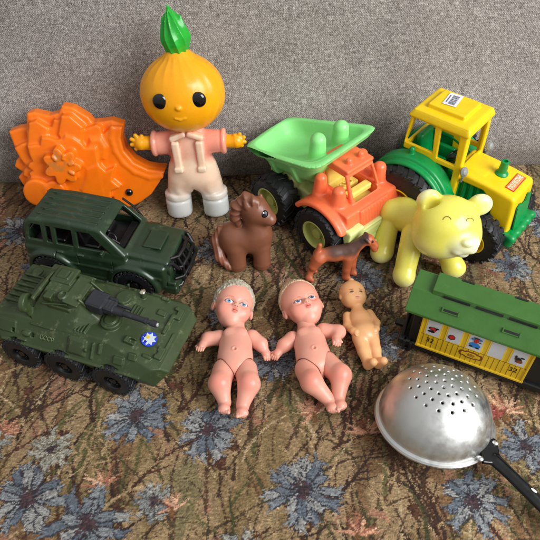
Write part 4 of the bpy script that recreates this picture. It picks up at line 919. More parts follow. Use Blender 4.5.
# ================================================================ ONION-HEADED DOLL
def onion():
    T = thing('onion_head_doll', 'doll with an amber onion head, green sprout and pale pink overalls', 'doll', (-8.8, 10.0, .1), 0, rx=-9, ry=-2.6)
    vin = mat('milky_vinyl', vcol=True, rough=.26, sss=.85, var=.04, sssr=(1, .8, .65), ssscale=.012, bump=.01, bscale=150)
    am = mat('amber_vinyl', (246, 168, 14), .27, sss=.35, var=.04, sssr=(1, .5, .05), ssscale=.006, bump=.01, bscale=150)
    lg = mat('sprout_green', (34, 168, 48), .26, sss=.2, var=.08, sssr=(.2, 1, .2), ssscale=.004)
    bk = mat('bead_black', (9, 9, 10), .1, bump=0, coat=.5)
    t = U(.7, ell((0, 0, 5.2), (2.9, 1.9, 2.6)), ell((0, 0, 7.9), (2.5, 1.7, 2.0)), cap((0, 0, 9), (0, 0, 10.6), 1.5))
    for s in (-1, 1):
        t = U(.45, t, cap((s * 1.55, 0, 4.2), (s * 2.0, 0, 2.2), 1.6, 1.45))
        t = U(.12, t, cyl((s * 2.15, -.1, 2.45), 'z', 1.62, .42, .3)); t = U(.12, t, cyl((s * 2.2, -.15, 1.0), 'z', 1.6, 1.05, .35))
        t = U(.5, t, cap((s * 1.9, 0, 8.5), (s * 3.4, -.2, 8.5), 1.25, 1.2)); t = U(.1, t, tor((s * 3.95, -.2, 8.5), 'x', 1.05, .3))
        t = U(.1, t, box((s * 1.35, -1.7, 7.6), (.42, .3, 1.7), .2, rot('x', 6)), box((s * 1.35, -1.85, 6.1), (.5, .25, .3), .15), box((s * 1.0, -1.5, 9.8), (.95, .55, .28), .2, rot('y', s * 18)))
    t = U(.1, t, cyl((0, 0, 6.5), 'z', 0.1, .1))
    t = SUB(.3, t, ext([(-.75, -1), (-.6, 2.5), (0, 3.3), (.6, 2.5), (.75, -1)], 'y', -4, 4, .1))
    t_ = t; t = lambda P: t_(P * A((1, 1, 1 / 1.1)))
    wr = lambda P: t(P) + .03 * np.sin(P[:, 0] * 5 + 2 * np.sin(P[:, 2] * 2)) * np.exp(-((P[:, 2] - 3.6) / 1.2) ** 2)
    def col(P):
        n = fbm(P[:, 0] * .8 + 20, P[:, 2] * .8 + 20, 3)
        c = mixc((226, 228, 224), (240, 208, 180), sstep(2.2, 5.0, P[:, 2] + n))
        ax = np.abs(P[:, 0]); pk = sstep(7.3, 8.3, P[:, 2] + .25 * ax + (n - .5)) * (.45 + .55 * sstep(1.4, 2.1, ax)) * (1 - .8 * sstep(.55, .4, np.abs(ax - 1.35)) * (P[:, 1] < -1.2))
        return mixc(c, (240, 148, 126), pk * .8)
    sdf('body', wr, (-5.2, -2.7, -.1), (5.2, 2.3, 12.6), .1, vin, T, color=col)
    h = U(1.1, ell((0, 0, 15.1), (4.6, 3.9, 4.25)), cap((0, 0, 17.2), (0, 0, 19.0), 2.6, 1.25))
    h = U(.05, h, cyl((0, 0, 19.5), 'z', 1.2, .16, .1))
    def hd(P):
        th = np.arctan2(P[:, 1], P[:, 0]); return h(P) + .045 * np.abs(np.sin(th * 9 + .3 * P[:, 2])) * sstep(16.4, 18.2, P[:, 2]) * sstep(19.6, 19, P[:, 2]) + .03 * np.sin(th * 16) * sstep(1.5, 3.5, P[:, 0]) 
    fr = A((0, -1, 0))
    def sp(x, z): return onsurf(hd, (x, 0, z), (0, -1, 0))
    bits = []
    for x0, x1, z in ((-1.9, -1.0, 17.3), (.8, 1.8, 17.3)):
        p = [sp(x0, z - .04), sp((x0 + x1) / 2, z + .04), sp(x1, z - .04)]; bits += []
    nz = sp(0, 14.95); bits.append(ell(nz, (.3, .24, .24)))
    m0, m1, m2 = sp(-.5, 13.75), sp(0, 13.6), sp(.5, 13.75); bits += [cap(m0, m1, .08), cap(m1, m2, .08)]
    head = U(.22, hd, *bits)
    hp = sdf('head', head, (-5, -5, 10.6), (5, 4.5, 19.9), .1, am, T)
    for x in (-1.85, 2.1):
        c = sp(x, 15.6); e = ell(c + A((0, .1, 0)), (.82, .42, .84)); sdf('eye', e, c - 1.1, c + 1.1, .07, bk, hp)
    # small painted mouth line
    mo = MB(); mo.tube([sp(-.35, 13.7) + fr * .04, sp(0, 13.6) + fr * .05, sp(.35, 13.7) + fr * .04], .05, 8); mo.build('mouth', mat('mouth_red', (196, 70, 20), .4, bump=0), hp)
    lf0 = U(.55, cap((0, 0, 19.7), (.05, 0, 21.1), 1.2, 1.42), cap((.05, 0, 21.1), (-.1, 0, 22.5), 1.36, .85), cap((-.1, 0, 22.5), (-.4, 0, 24.2), .78, .1), cap((.55, -.2, 21.4), (.8, -.1, 23.1), .75, .1), cap((-.75, -.1, 20.9), (-.95, 0, 22.9), .62, .12), cap((.1, -.9, 20.6), (.1, -.75, 22.6), .55, .12))
    lf = lambda P: lf0(P) + .17 * np.abs(np.sin(4.5 * np.arctan2(P[:, 1] + .1, P[:, 0] + .12 * (P[:, 2] - 20)) + .7 * np.sin(P[:, 2] * .9))) ** .7 - .06
    sdf('sprout', lf, (-2, -1.8, 19.3), (2, 1.8, 24.5), .07, lg, T)
    for s, dz in ((-1, .15), (1, -.05)):
        ha = chain(.2, [(s * 3.9, -.2, 9.35, .85), (s * 4.9, -.35, 9.4 + dz, .72), (s * 5.4, -.4, 9.45 + dz, .85)])
        for k, a in enumerate((100, 62, 28, -6, -42)):
            a = math.radians(a); L = (.75, 1.0, 1.05, 1.0, .85)[k]
            c0 = A((s * 5.4, -.45, 9.45 + dz)); d = A((s * math.cos(a), -.1, math.sin(a)))
            ha = U(.14, ha, cap(c0 + d * .55, c0 + d * (L + (.12 if s < 0 else -.05)), .3, .23))
        sdf('hand', ha, (min(s * 3, s * 7.2), -1.6, 7.6), (max(s * 3, s * 7.2), 1, 11.4), .07, am, T)
onion()
# ================================================================ PONY
def pony():
    T = thing('pony_figurine', 'chocolate brown rubber pony with moulded mane, looking right, in front of the truck', 'toy horse', (-3.0, 1.6, 0), 0)
    m = mat('brown_rubber', vcol=True, rough=.38, sss=.15, var=.08, sssr=(1, .4, .25), ssscale=.003, bump=.015, bscale=150)
    o = A((-3.0, 1.6, 0)); p = lambda x, y, z: tuple(A((x, y, z)) - o)
    b = U(.9, ell(p(-4.15, 2.1, 3.1), (1.75, 1.85, 1.95)), ell(p(-1.5, 1.9, 3.2), (1.75, 1.6, 1.9)), ell(p(-2.8, 2.0, 3.3), (1.8, 1.55, 1.6)))
    b = U(.7, b, cap(p(-1.3, 1.9, 4.2), p(-1.9, 2.4, 6.9), 1.45, 1.2), ell(p(-1.6, 2.2, 7.2), (1.45, 1.35, 1.4)))
    b = U(.6, b, cap(p(-1.3, 1.9, 7.15), p(-.2, 1.4, 6.6), 1.12, .85))
    b = U(.2, b, ell(p(.1, 1.15, 6.6), (.55, .6, .55)))
    for q, r0, r1 in (((-.9, .75), 1.0, .95), ((-3.7, .55), 1.15, 1.0), ((-1.9, 2.9), 1.0, .95), ((-4.6, 3.0), 1.0, .95)):
        b = U(.4, b, cap(p(q[0] - .1, q[1] + .5, 2.4), p(q[0], q[1], .75), r0, r1)); b = SUB(.1, b, half((0, 0, 0.02), (0, 0, 1)))
        b = U(.1, b, cyl(p(q[0], q[1], .45), 'z', r1 + .04, .42, .2))
    b = U(.18, b, cap(p(-2.4, 1.6, 8.1), p(-2.6, 1.8, 8.55), .42, .24), cap(p(-1.0, 2.7, 8.1), p(-1.0, 2.9, 8.45), .4, .22))
    mane0 = U(.4, cap(p(-1.7, 1.9, 8.5), p(-2.5, 2.4, 8.6), .55), cap(p(-2.5, 2.4, 8.6), p(-3.5, 2.3, 7.6), .6, .62), cap(p(-3.5, 2.3, 7.6), p(-3.75, 2.1, 6.3), .62, .6), cap(p(-3.75, 2.1, 6.3), p(-3.3, 1.9, 5.0), .6, .35), cap(p(-1.7, 1.9, 8.5), p(-.9, 1.3, 7.8), .5, .22))
    cm = A(p(-1.8, 2.3, 6.9))
    mane = lambda P: mane0(P) - .06 + .12 * np.abs(np.sin(8 * np.arctan2(P[:, 2] - cm[2], P[:, 0] - cm[0])))
    tail0 = U(.3, cap(p(-5.5, 2.2, 4.2), p(-6.0, 1.6, 3.0), .5, .62), cap(p(-6.0, 1.6, 3.0), p(-5.6, .6, 1.6), .62, .6), cap(p(-5.6, .6, 1.6), p(-4.6, -.1, .55), .6, .4))
    tail = lambda P: tail0(P) + .06 * np.abs(np.sin(7 * (P[:, 0] + P[:, 2] * .2)))
    b = SUB(.05, b, half((0, 0, 0.02), (0, 0, 1)))
    f = U(.12, b, mane, tail)
    sdf('body', f, (-4, -3, 0), (4.3, 3.5, 9.6), .085, m, T, color=lambda P: mixc((124, 76, 54), (150, 92, 70), sstep(-1.6, -2.6, P[:, 0]) * sstep(2.6, 1.6, P[:, 2])))
    # eye
    tw = A((.15, -.75, .6)); e0 = onsurf(f, p(-.72, 1.6, 7.1), tw)
    n = tw / np.linalg.norm(tw); ax = np.stack([np.cross((0, 0, 1), n) / np.linalg.norm(np.cross((0, 0, 1), n)), np.cross(n, np.cross((0, 0, 1), n) / np.linalg.norm(np.cross((0, 0, 1), n))), n], 1)
    e = MB(); e.lathe([(.001, .09), (.3, .06), (.42, -.05)], e0, ax, 20); e.V = [tuple(e0 + (A(v) - e0)) for v in e.V]; ey = e.build('eye', mat('pony_eye', (12, 10, 12), .15, bump=0), T)
    e = MB(); e.lathe([(.001, .12), (.09, .11), (.1, .0)], e0 + ax @ A((-.1, .12, .02)), ax, 12); e.build('eye_glint', mat('eye_paint_white', (230, 230, 235), .3, bump=0), ey)
pony()
# ================================================================ TERRIER
def dog():
    o = A((7.6, -.5, 0)); T = thing('terrier_figurine', 'small rust-orange terrier figurine with a dark back, standing beside the truck wheel', 'toy dog', tuple(o), 0)
    m = mat('terrier_rubber', vcol=True, rough=.42, sss=.15, var=.08, sssr=(1, .4, .2), ssscale=.003, bump=.02, bscale=300)
    p = lambda x, y, z, *r: tuple(A((x, y, z)) - o) + r
    f = U(.5, cap(p(5.5, -.5, 2.9), p(7.0, -.35, 3.05), .75, .78), cap(p(7.0, -.35, 3.05), p(8.7, -.15, 3.15), .8, .98))
    f = U(.3, f, chain(.2, [p(5.3, -.85, 2.7, .72), p(4.75, -1.05, 1.7, .48), p(4.55, -1.0, 1.1, .34), p(4.3, -1.45, .35, .36)]), cap(p(4.3, -1.45, .3), p(4.65, -1.75, .25), .3, .26))
    f = U(.3, f, chain(.2, [p(5.4, -.1, 2.7, .68), p(4.95, -.05, 1.7, .45), p(4.8, .1, 1.1, .34), p(4.7, -.2, .35, .36)]), cap(p(4.7, -.2, .3), p(5.1, -.4, .25), .3, .26))
    f = U(.3, f, chain(.2, [p(8.55, -.75, 2.7, .62), p(8.4, -1.1, 1.3, .42), p(8.4, -1.25, .35, .42)]), cap(p(8.4, -1.3, .3), p(8.7, -1.55, .25), .33, .28))
    f = U(.3, f, chain(.2, [p(9.1, .1, 2.7, .6), p(9.1, -.3, 1.3, .42), p(9.15, -.5, .35, .42)]), cap(p(9.15, -.5, .3), p(9.45, -.75, .25), .33, .28))
    f = U(.35, f, cap(p(9.0, -.1, 3.6), p(10.1, 0, 4.7), .75, .55), ell(p(10.45, 0, 4.85), (.72, .6, .58)))
    f = U(.2, f, box(p(11.05, -.15, 4.35), (.62, .4, .4), .25, rot('y', 48)), cap(p(11.2, -.25, 3.95), p(11.3, -.3, 3.7), .42, .38))
    f = U(.12, f, *[cap(p(10.2, s * .45, 5.25), p(10.55, s * .62 - .1, 5.0), .2, .16) for s in (-1, 1)])
    f = U(.2, f, cap(p(5.15, -.45, 3.4), p(5.35, -.4, 4.35), .3, .24))
    def col(P):
        n = fbm(P[:, 0] * 1.5 + 30, P[:, 1] * 1.5 + P[:, 2] + 30, 6)
        Q = P + o; c = np.tile(A((186, 98, 60)), (len(P), 1))
        sad = sstep(2.95, 3.75, Q[:, 2] + .6 * (n - .5)) * sstep(5.4, 6.9, Q[:, 0]) * sstep(9.9, 9.4, Q[:, 0] - .5 * (Q[:, 2] - 4)) + sstep(4.6, 5.1, Q[:, 2]) * sstep(9.4, 9.9, Q[:, 0]) * sstep(10.6, 10.3, Q[:, 0])
        return mixc(c, (66, 52, 48), sad * .82)
    sdf('body', f, (-4, -2.2, 0), (4.5, 1.4, 5.8), .06, m, T, color=col)
    for q in ((10.95, -.15, 4.75),):
        c = onsurf(f, p(*q), (-.1, -.75, .5), 4); e = ell(c, (.13, .13, .13)); sdf('eye', e, c - .2, c + .2, .04, M['black'], T)
    c = A(p(11.5, -.35, 3.95)); sdf('nose', ell(c, (.17, .2, .15)), c - .3, c + .3, .04, M['black'], T)
dog()
# ================================================================ BEAR
def bear():
    o = A((17, 1, 0)); T = thing('bear_toy', 'translucent pale yellow plastic bear crawling on four legs in front of the tractor', 'toy bear', tuple(o), 0)
    m = mat('pearl_yellow', vcol=True, rough=.24, sss=.9, var=.03, sssr=(1, .9, .4), ssscale=.013, bump=.008, bscale=100, spec=.6)
    p = lambda x, y, z, *r: tuple(A((x, y, z)) - o) + r
    f = U(.8, ell(p(14.9, 4.4, 4.6), (2.0, 1.8, 1.8)), cap(p(15.2, 4.1, 4.6), p(17.6, 1.6, 5.0), 1.7, 1.9))
    f = U(.35, f, cap(p(14.2, 4.6, 4.7), p(13.6, 4.4, 4.9), 1.5, 1.4))
    legA = U(.3, cap(p(13.5, 3.9, 4.1), p(12.75, 2.0, 1.25), 1.05, 1.3), ell(p(12.6, 1.6, 1.15), (1.25, 1.25, 1.12)))
    legB = U(.3, cap(p(15.5, 1.0, 4.6), p(14.7, -1.6, 1.4), 1.25, 1.15), ell(p(14.6, -2.0, 1.2), (1.2, 1.3, 1.15)))
    armC = U(.3, cap(p(18.8, .3, 4.0), p(20.0, -.7, 1.8), 1.25, 1.15), ell(p(20.2, -1.0, 1.5), (1.3, 1.2, 1.15)))
    legD = U(.3, cap(p(16.5, 5.2, 3.6), p(17.0, 4.6, 1.2), 1.2, 1.1), ell(p(17.1, 4.3, 1.15), (1.2, 1.3, 1.1)))
    b = U(.12, f, legA, legB, armC, legD)
    def colb(P):
        Q = P + o; t = sstep(2.4, .6, Q[:, 2]); return mixc((228, 220, 98), (238, 236, 192), t * .85)
    sdf('body', b, (-6, -5, -.1), (5, 7, 8.4), .095, m, T, color=colb)
    H = A(p(18.35, -.1, 7.1)); h = U(.8, ell(H, (3.5, 3.15, 3.05)), ell(H + A((-.5, -.8, -1.1)), (2.9, 2.5, 2.0)), ell(H + A((1.6, -.8, -.9)), (2.0, 2.0, 1.7)))
    F = A((.42, -.88, .2)); F /= np.linalg.norm(F)
    mz = H + A((1.15, -2.5, -.15)); h = U(.4, h, ell(mz, (1.75, 1.35, 1.2))); h = U(.15, h, ell(mz + A((.15, -1.0, .85)), (.62, .45, .42)))
    h = U(.12, h, ell(mz + A((-.55, -.75, -.35)), (.7, .6, .5)), ell(mz + A((.75, -.65, -.3)), (.7, .6, .5)), ell(mz + A((.1, -.5, -1.0)), (.75, .6, .4)))
    for c in (H + A((-1.9, 1.5, 2.0)), H + A((3.4, 1.3, 1.55))):
        h = U(.35, h, ell(c, (1.3, .85, 1.3))); h = SUB(.4, h, ell(c + A((.1, -1.1, .25)), (.75, .5, .8)))
    def colh(P):
        t = sstep(1.9, .7, np.linalg.norm((P - (mz + A((0, -.7, -.2)))) / A((1.3, 1.2, 1.2)), axis=1)) + sstep(3.3, 4.3, np.linalg.norm(P - H, axis=1))
        return mixc((230, 222, 100), (240, 238, 196), t * .85)
    hp = sdf('head', h, (-3, -6, 3.2), (6.8, 4, 11.5), .09, m, T, color=colh)
    tw = A((-.27, -.70, .65)); up = A((0, .73, .68))
    ink = mat('ink_brown', (140, 116, 44), .4, bump=0)
    for dx, dy in ((.05, .35), (2.35, .2)):
        e = MB(); e.tube([onsurf(h, H + A((dx + .42 * math.cos(a), 0, 0)) + up * (dy + .42 * math.sin(a)), tw) for a in np.linspace(.25, 2.9, 9)], .05, 8); e.build('eye', ink, hp)
bear()
# ================================================================ BABY DOLLS
SKIN = (222, 162, 142)
def hand_sdf(w, d, up, r=.36, s=1.0, curl=.5):
    """palm at w, fingers along d; five separate bent fingers and a thumb off the palm's side"""
    w = A(w); d = A(d) / np.linalg.norm(d); up = A(up); up = up - d * (up @ d); up /= np.linalg.norm(up); sd = np.cross(d, up) * s
    f = ell(w + d * .25, (.42, .42, .3)); f = U(.15, f, cap(w, w + d * .4, .34, .36))
    for k, (o_, L) in enumerate(((-.33, .42), (-.12, .52), (.1, .5), (.31, .4))):
        a = w + d * .5 + sd * o_; b = a + d * L * .55 + up * .02; c = b + d * L * .35 - up * L * curl * .6
        f = U(.04, f, cap(a, b, .125, .12), cap(b, c, .12, .1))
    a = w + d * .1 - sd * .3; f = U(.06, f, cap(a, a + d * .35 - sd * .25 - up * .05, .14, .11)); return f
def foot_sdf(an, dirn, side):
    an = A(an); d = A(dirn) / np.linalg.norm(dirn); f = U(.2, cap(an - d * .3, an + d * .8, .56, .44))
    sd = A((1, 0, 0)); up = np.cross(sd, d)
    f = U(.2, f, ell(an + d * .8, (.56, .42, .4)))
    for k in range(5):
        o_ = (-.42 + .2 * k) * side; c = an + d * (1.36 - .07 * k) + sd * o_; f = U(.02, f, cap(c - d * .3, c, .17 - .013 * k))
    return f
def baby(label, hair_col, loc, rz, P_, hair_cut, tint=(1, 1, 1)):
    T = thing('baby_doll', label, 'doll', loc, rz)
    m = P_['mat']
    t = U(.7, ell((0, 1.0, 1.65), (1.62, 1.75, 1.3)), ell((0, -.8, 1.75), (1.72, 1.8, 1.42)), ell((0, -2.0, 1.55), (1.62, 1.05, 1.25)))
    t = U(.5, t, cap((0, 2.4, 1.8), (0, 3.1, 2.0), .85)); t = U(.25, t, ell((-.55, 1.6, 2.6), (.6, .5, .3)), ell((.55, 1.6, 2.6), (.6, .5, .3)))
    t = SUB(.12, t, ell((0, -.75, 3.28), (.17, .2, .28))); t = U(.1, t, tor((0, -.75, 3.12), 'z', .22, .07))
    legs, arms = [], []
    for s, L in ((-1, P_['legL']), (1, P_['legR'])): t = SUB(.05, t, cap(L[0][:3], L[1][:3], L[0][3] + .07, L[1][3] + .05))
    for s, L in ((-1, P_['armL']), (1, P_['armR'])): t = SUB(.04, t, cap(L[0][:3], L[1][:3], L[0][3] + .05, L[1][3] + .05))
    sk = A(SKIN) * A(tint)
    def cs(P): n = fbm(P[:, 0] * .9 + 30, P[:, 1] * .9 + 30, 5); return mixc(sk, sk * A((1.0, .93, .92)), n)
    sdf('torso', t, (-2.4, -3.6, 0), (2.4, 4, 3.6), .07, m, T, color=cs)
    for s, L in ((-1, P_['legL']), (1, P_['legR'])):
        f = chain(.35, L[:3]); f = U(.3, f, ell(A(L[1][:3]) + A((0, .1, .25)), (.8, .8, .8)))
        f = U(.2, f, foot_sdf(A(L[2][:3]) + A((0, -.15, -.1)), P_['foot'], s))
        c = A(L)[:, :3]; sdf('leg', f, c.min(0) - 1.9, c.max(0) + 1.9, .07, m, T, color=lambda P: mixc(cs(P), sk * A((1, .8, .78)), sstep(1.1, .5, np.linalg.norm(P - A(L[1][:3]) - A((0, -.3, .8)), axis=1)) * .5))
    for s, L, hd_ in ((-1, P_['armL'], P_['handL']), (1, P_['armR'], P_['handR'])):
        f = chain(.3, L); f = U(.12, f, hand_sdf(L[-1][:3], hd_[0], hd_[1], s=s))
        c = A(L)[:, :3]; sdf('arm', f, c.min(0) - 1.9, c.max(0) + 1.9, .06, m, T, color=cs)
    # head built upright in its own frame, then turned
    C0 = A(P_['head']); Rh = P_['hrot']
    h = U(.5, ell((0, .35, -.05), (1.98, 2.3, 2.05)), ell((0, -1.3, .25), (1.5, 1.42, 1.45)))
    h = U(.45, h, ell((-.88, -1.15, .95), (.78, .8, .68)), ell((.88, -1.15, .95), (.78, .8, .68)), ell((0, -2.3, .75), (.6, .45, .5)))
    zf = float(onsurf(h, (0, -.95, 0), (0, -.1, 1), 5)[2])
    h = SUB(.3, h, *[ell((x, -.62, zf + .12), (.5, .33, .38)) for x in (-.76, .76)])
    h = U(.22, h, ell((0, -.95, zf + .08), (.24, .26, .25)), ell((-.18, -1.03, zf - .02), (.14, .13, .13)), ell((.18, -1.03, zf - .02), (.15, .14, .14)))
    zm = float(onsurf(h, (0, -1.5, 0), (0, 0, 1), 5)[2])
    h = U(.14, h, ell((0, -1.37, zm), (.3, .12, .14)), ell((0, -1.58, zm - .02), (.25, .12, .13))); h = U(.08, h, *[ell((x, -.62, zf - .22), (.38, .27, .25)) for x in (-.76, .76)])
    for s in (-1, 1):
        h = U(.12, h, ell((s * 2.0, -.55, -.25), (.22, .5, .36))); h = SUB(.1, h, ell((s * 2.2, -.5, -.05), (.14, .28, .2)))
    nf = XF(h, Rh, C0)
    ecol = P_['eyes']
    def ch(P):
        q = (P - C0) @ Rh; x, y, z = q.T; c = cs(P) * 1.02
        ck = sum(sstep(1.0, .2, np.hypot((x - s * 1.05), (y + 1.35))) for s in (-1, 1)) * (z > .6); c = mixc(c, (230, 120, 104), ck * .3)
        fz = z > .8
        for s in (-1, 1):
            ex, ey = x - s * .76, (y + .62) * P_.get('lid', 1.0)
            wh = ((ex / .36) ** 2 + (ey / .2) ** 2 < 1) & fz; c = np.where(wh[:, None], A((206, 206, 208)), c)
            ir = ((ex / .2) ** 2 + ((ey + .02) / .19) ** 2 < 1) & wh; c = np.where(ir[:, None], A(ecol), c)
            pu = (ex ** 2 + (ey + .02) ** 2 < .085 ** 2) & wh; c = np.where(pu[:, None], A((20, 24, 34)), c)
            gl = ((ex - .07) ** 2 + (ey - .09) ** 2 < .05 ** 2) & wh; c = np.where(gl[:, None], A((240, 240, 240)), c)
            la = (np.abs((ex / .42) ** 2 + (ey / .24) ** 2 - 1.05) < .26) & (ey > .02) & fz; c = np.where(la[:, None], A((74, 56, 54)), c)
            br = (np.abs(ey - .52 + .5 * ex ** 2) < .05) & (np.abs(ex) < .38) & fz; c = np.where(br[:, None], c * A((.93, .84, .8)), c)
        lp = sstep(1.25, .8, np.sqrt((x / .28) ** 2 + ((y + 1.47) / .24) ** 2)) * (z > .9); c = mixc(c, (208, 92, 80), lp * .7)
        ln = (np.abs(y + 1.47 + .1 * x * x) < .035) & (np.abs(x) < .22) & (z > .9); c = np.where(ln[:, None], A((128, 44, 40)), c)
        for s in (-1, 1): ns = (np.hypot(x - s * .12, y + 1.13) < .05) & (z > zf - .3); c = np.where(ns[:, None], A((150, 60, 50)), c)
        return c
    hp = sdf('head', nf, C0 - 3.1, C0 + 3.1, .05, m, T, color=ch)
    # hair
    cut = half(hair_cut[0], hair_cut[1])
    base = INT(.15, SUB(.05, ell((0, .45, -.18), (2.12, 2.42, 2.15)), ell((0, .35, -.05), (1.7, 2.0, 1.8))), cut)
    fr = P_['curl']
    hr = lambda q: base(q) + fr * (np.sin(4.6 * q[:, 0] + 1.3 * np.sin(3 * q[:, 1])) * np.sin(4.9 * q[:, 1] + q[:, 2]) * np.sin(4.3 * q[:, 2] + 1.7 * q[:, 0]) + .5 * np.sin(15 * q[:, 0] + 6 * q[:, 2] + 3 * np.sin(4 * q[:, 1])) * np.cos(5 * q[:, 1] + 3 * q[:, 2])) + .02 * np.sin(26 * q[:, 0] + 5 * np.sin(5 * q[:, 2]))
    sdf('hair', XF(hr, Rh, C0), C0 - 3.2, C0 + 3.2, .06, mat('doll_hair', hair_col, .5, sss=.1, var=.14, vscale=160, bump=.05, bscale=500), hp)
vinyl = mat('doll_vinyl', vcol=True, rough=.36, sss=.3, var=.03, sssr=(1, .35, .22), ssscale=.005, bump=.012, bscale=180, spec=.45)
baby('vinyl baby doll with pale wavy hair all round its head, below the pony', (178, 170, 150), (-3.35, -12.3, 0), 1, dict(mat=vinyl, eyes=(92, 134, 168), curl=.085,
    legL=[(-1.0, -2.1, 1.6, 1.12), (-1.35, -3.9, 2.1, 1.0), (-.9, -5.3, 1.2, .6)], legR=[(1.0, -2.1, 1.6, 1.12), (1.35, -4.0, 2.1, 1.0), (.75, -5.7, 1.2, .6)], foot=(.0, -.85, .42),
    armL=[(-1.6, 1.7, 1.6, .78), (-2.75, 1.55, 1.6, .68), (-3.2, .9, 1.65, .42)], armR=[(1.6, 1.7, 1.6, .78), (2.45, 1.0, 1.35, .68), (2.85, .35, 1.1, .42)],
    handL=((-.25, -.85, .3), (0, .3, 1)), handR=((.35, -.9, -.1), (.1, 0, 1)), head=(-.25, 5.3, 2.3), hrot=rot('y', 16) @ rot('x', 12) @ rot('z', -6)), ((0, .75, 1.2), (0, -.72, .7)))
baby('nearly bald vinyl baby doll with bent arm, lying between the wavy-haired doll and tiny doll', (204, 176, 142), (4.05, -12.2, 0), 9, dict(mat=vinyl, eyes=(58, 78, 112), lid=1.2, curl=.05,
    legL=[(-.95, -2.1, 1.7, 1.12), (-.85, -3.9, 2.3, 1.0), (.6, -5.5, 1.2, .58)], legR=[(1.1, -1.6, 1.6, 1.12), (2.0, -3.5, 2.1, .98), (1.4, -5.4, 1.3, .6)], foot=(.0, -.85, .42),
    armL=[(-1.6, 1.7, 1.6, .78), (-2.5, 1.2, 1.4, .66), (-3.1, .7, 1.2, .42)], armR=[(1.65, 2.1, 1.7, .82), (3.0, 1.6, 1.9, .7), (2.55, .7, 2.3, .42)],
    handL=((-.7, -.75, -.05), (0, .1, 1)), handR=((-.15, -.9, .1), (.2, -.2, 1)), head=(.0, 5.4, 2.3), hrot=rot('z', 12) @ rot('x', 6)), ((0, 1.6, 1.2), (0, -.8, .55)), tint=(1.0, .99, .98))
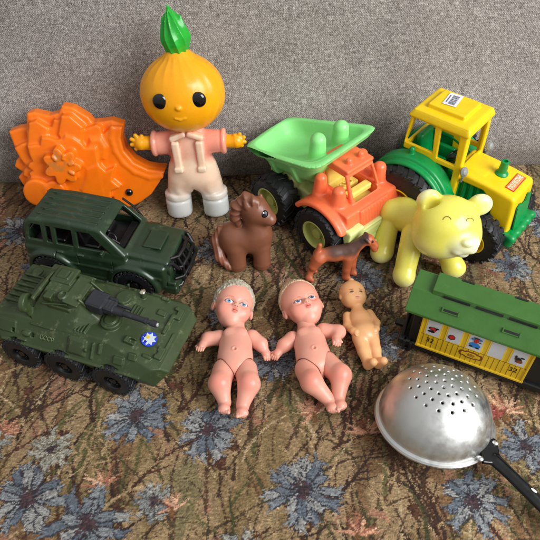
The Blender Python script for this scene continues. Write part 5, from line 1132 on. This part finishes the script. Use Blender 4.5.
# ================================================================ SMALL DOLL
def small_doll():
    T = thing('tiny_doll', 'tiny peach-coloured one-piece rubber doll, smallest of the three lying dolls', 'doll', (9.4, -9.5, 0), 8)
    m = mat('peach_rubber', vcol=True, rough=.34, sss=.35, var=.04, sssr=(1, .5, .2), ssscale=.004, bump=.01, bscale=180)
    f = U(.5, ell((0, 1.4, 1.25), (1.2, 1.4, 1.0)), ell((0, -.3, 1.35), (1.3, 1.3, 1.1)))
    f = U(.3, f, cap((0, 2.5, 1.4), (0, 3.0, 1.5), .6))
    for s in (-1, 1):
        f = U(.12, f, chain(.2, [(s * 1.15, 2.1, 1.2, .48), (s * 1.5, .8, 1.25, .42), (s * 1.15, -.3, 1.75, .34), (s * .95, -.6, 1.95, .3)]))
        f = U(.25, f, chain(.2, [(s * .58, -.9, 1.25, .78), (s * .56, -2.4, 1.15, .6), (s * .5, -3.6, 1.0, .48)]))
        f = U(.2, f, cap((s * .5, -3.9, .95), (s * .5 + .35, -4.15, 1.75), .48, .42))
        for k in range(4): f = U(.03, f, cap((s * (1.12 - .13 * k), -.75, 2.0), (s * (1.05 - .13 * k), -1.0, 1.98), .085))
    f = SUB(.06, f, cap((0, -1.6, 2.2), (0, -3.9, 1.9), .1)); f = SUB(.05, f, ell((0, .25, 2.5), (.1, .1, .14)))
    C0 = A((-.15, 4.35, 1.75)); h = U(.4, ell((0, .15, 0), (1.38, 1.45, 1.38)), ell((0, -.6, .15), (1.15, .9, 1.05)), ell((-.55, -.65, .6), (.5, .5, .45)), ell((.55, -.65, .6), (.5, .5, .45)))
    Rh = rot('y', 8) @ rot('x', 12); h = U(.12, h, ell((0, -.5, 1.25), (.13, .16, .13)), ell((0, -.88, 1.12), (.25, .09, .1)), *[ell((s * 1.35, -.2, 0), (.14, .3, .22)) for s in (-1, 1)], ell((0, 1.5, .5), (.3, .25, .2)))
    f = U(.15, f, XF(h, Rh, C0))
    def col(P):
        q = (P - C0) @ Rh; x, y, z = q.T; n = fbm(P[:, 0] + 20, P[:, 1] + 20, 2)
        c = mixc((234, 184, 128), (236, 170, 118), n)
        for s in (-1, 1):
            c = np.where((((x - s * .5) / .22) ** 2 + ((y + .28) / .1) ** 2 < 1)[:, None] & (z > .5)[:, None], A((96, 72, 60)), c)
            c = np.where((((x - s * .5) / .24) ** 2 + ((y + .02) / .05) ** 2 < 1)[:, None] & (z > .5)[:, None], A((170, 110, 70)), c)
        return np.where(((x / .2) ** 2 + ((y + .88) / .07) ** 2 < 1)[:, None] & (z > .5)[:, None], A((196, 96, 70)), c)
    sdf('body', f, (-2.3, -5.1, 0), (2.3, 6.2, 3.4), .06, m, T, color=col)
small_doll()
# ================================================================ CAMERA AND LIGHT
cam = bpy.data.cameras.new('camera'); co = bpy.data.objects.new('camera', cam); COL.objects.link(co)
co.location = (0, -.466 , .50); co.rotation_euler = (math.radians(90 - 47), 0, 0)
cam.sensor_width = 36; cam.sensor_fit = 'HORIZONTAL'; cam.angle = 2 * math.atan(270 / 606); cam.clip_start = .01; cam.clip_end = 50
sc.camera = co
w = bpy.data.worlds.new('World'); sc.world = w; w.use_nodes = True
nt = w.node_tree; bg = nt.nodes['Background']
tc = nt.nodes.new('ShaderNodeTexCoord'); gp = nt.nodes.new('ShaderNodeSeparateXYZ'); rp = nt.nodes.new('ShaderNodeValToRGB')
nt.links.new(tc.outputs['Generated'], gp.inputs[0]); mr = nt.nodes.new('ShaderNodeMapRange'); mr.inputs[1].default_value = -1; nt.links.new(gp.outputs['Z'], mr.inputs[0])
nt.links.new(mr.outputs[0], rp.inputs[0])
e = rp.color_ramp.elements; e[0].color = (.16, .14, .12, 1); e[1].color = (.62, .63, .64, 1); e.new(.5).color = (.30, .29, .28, 1)
nt.links.new(rp.outputs[0], bg.inputs['Color']); bg.inputs['Strength'].default_value = .88
def area(name, loc, tgt, size, power, col):
    l = bpy.data.lights.new(name, 'AREA'); l.shape = 'RECTANGLE'; l.size, l.size_y = size; l.energy = power; l.color = col
    o = bpy.data.objects.new(name, l); COL.objects.link(o); o.location = loc
    import mathutils
    o.rotation_euler = (mathutils.Vector(tgt) - mathutils.Vector(loc)).to_track_quat('-Z', 'Y').to_euler()
area('window_light', (1.25, -.85, 1.12), (.03, -.02, .03), (1.25, 1.15), 41, (.97, .985, 1.0))
sc.view_settings.view_transform = 'Standard'; sc.view_settings.look = 'None'; sc.view_settings.exposure = 0.22; sc.view_settings.gamma = 1
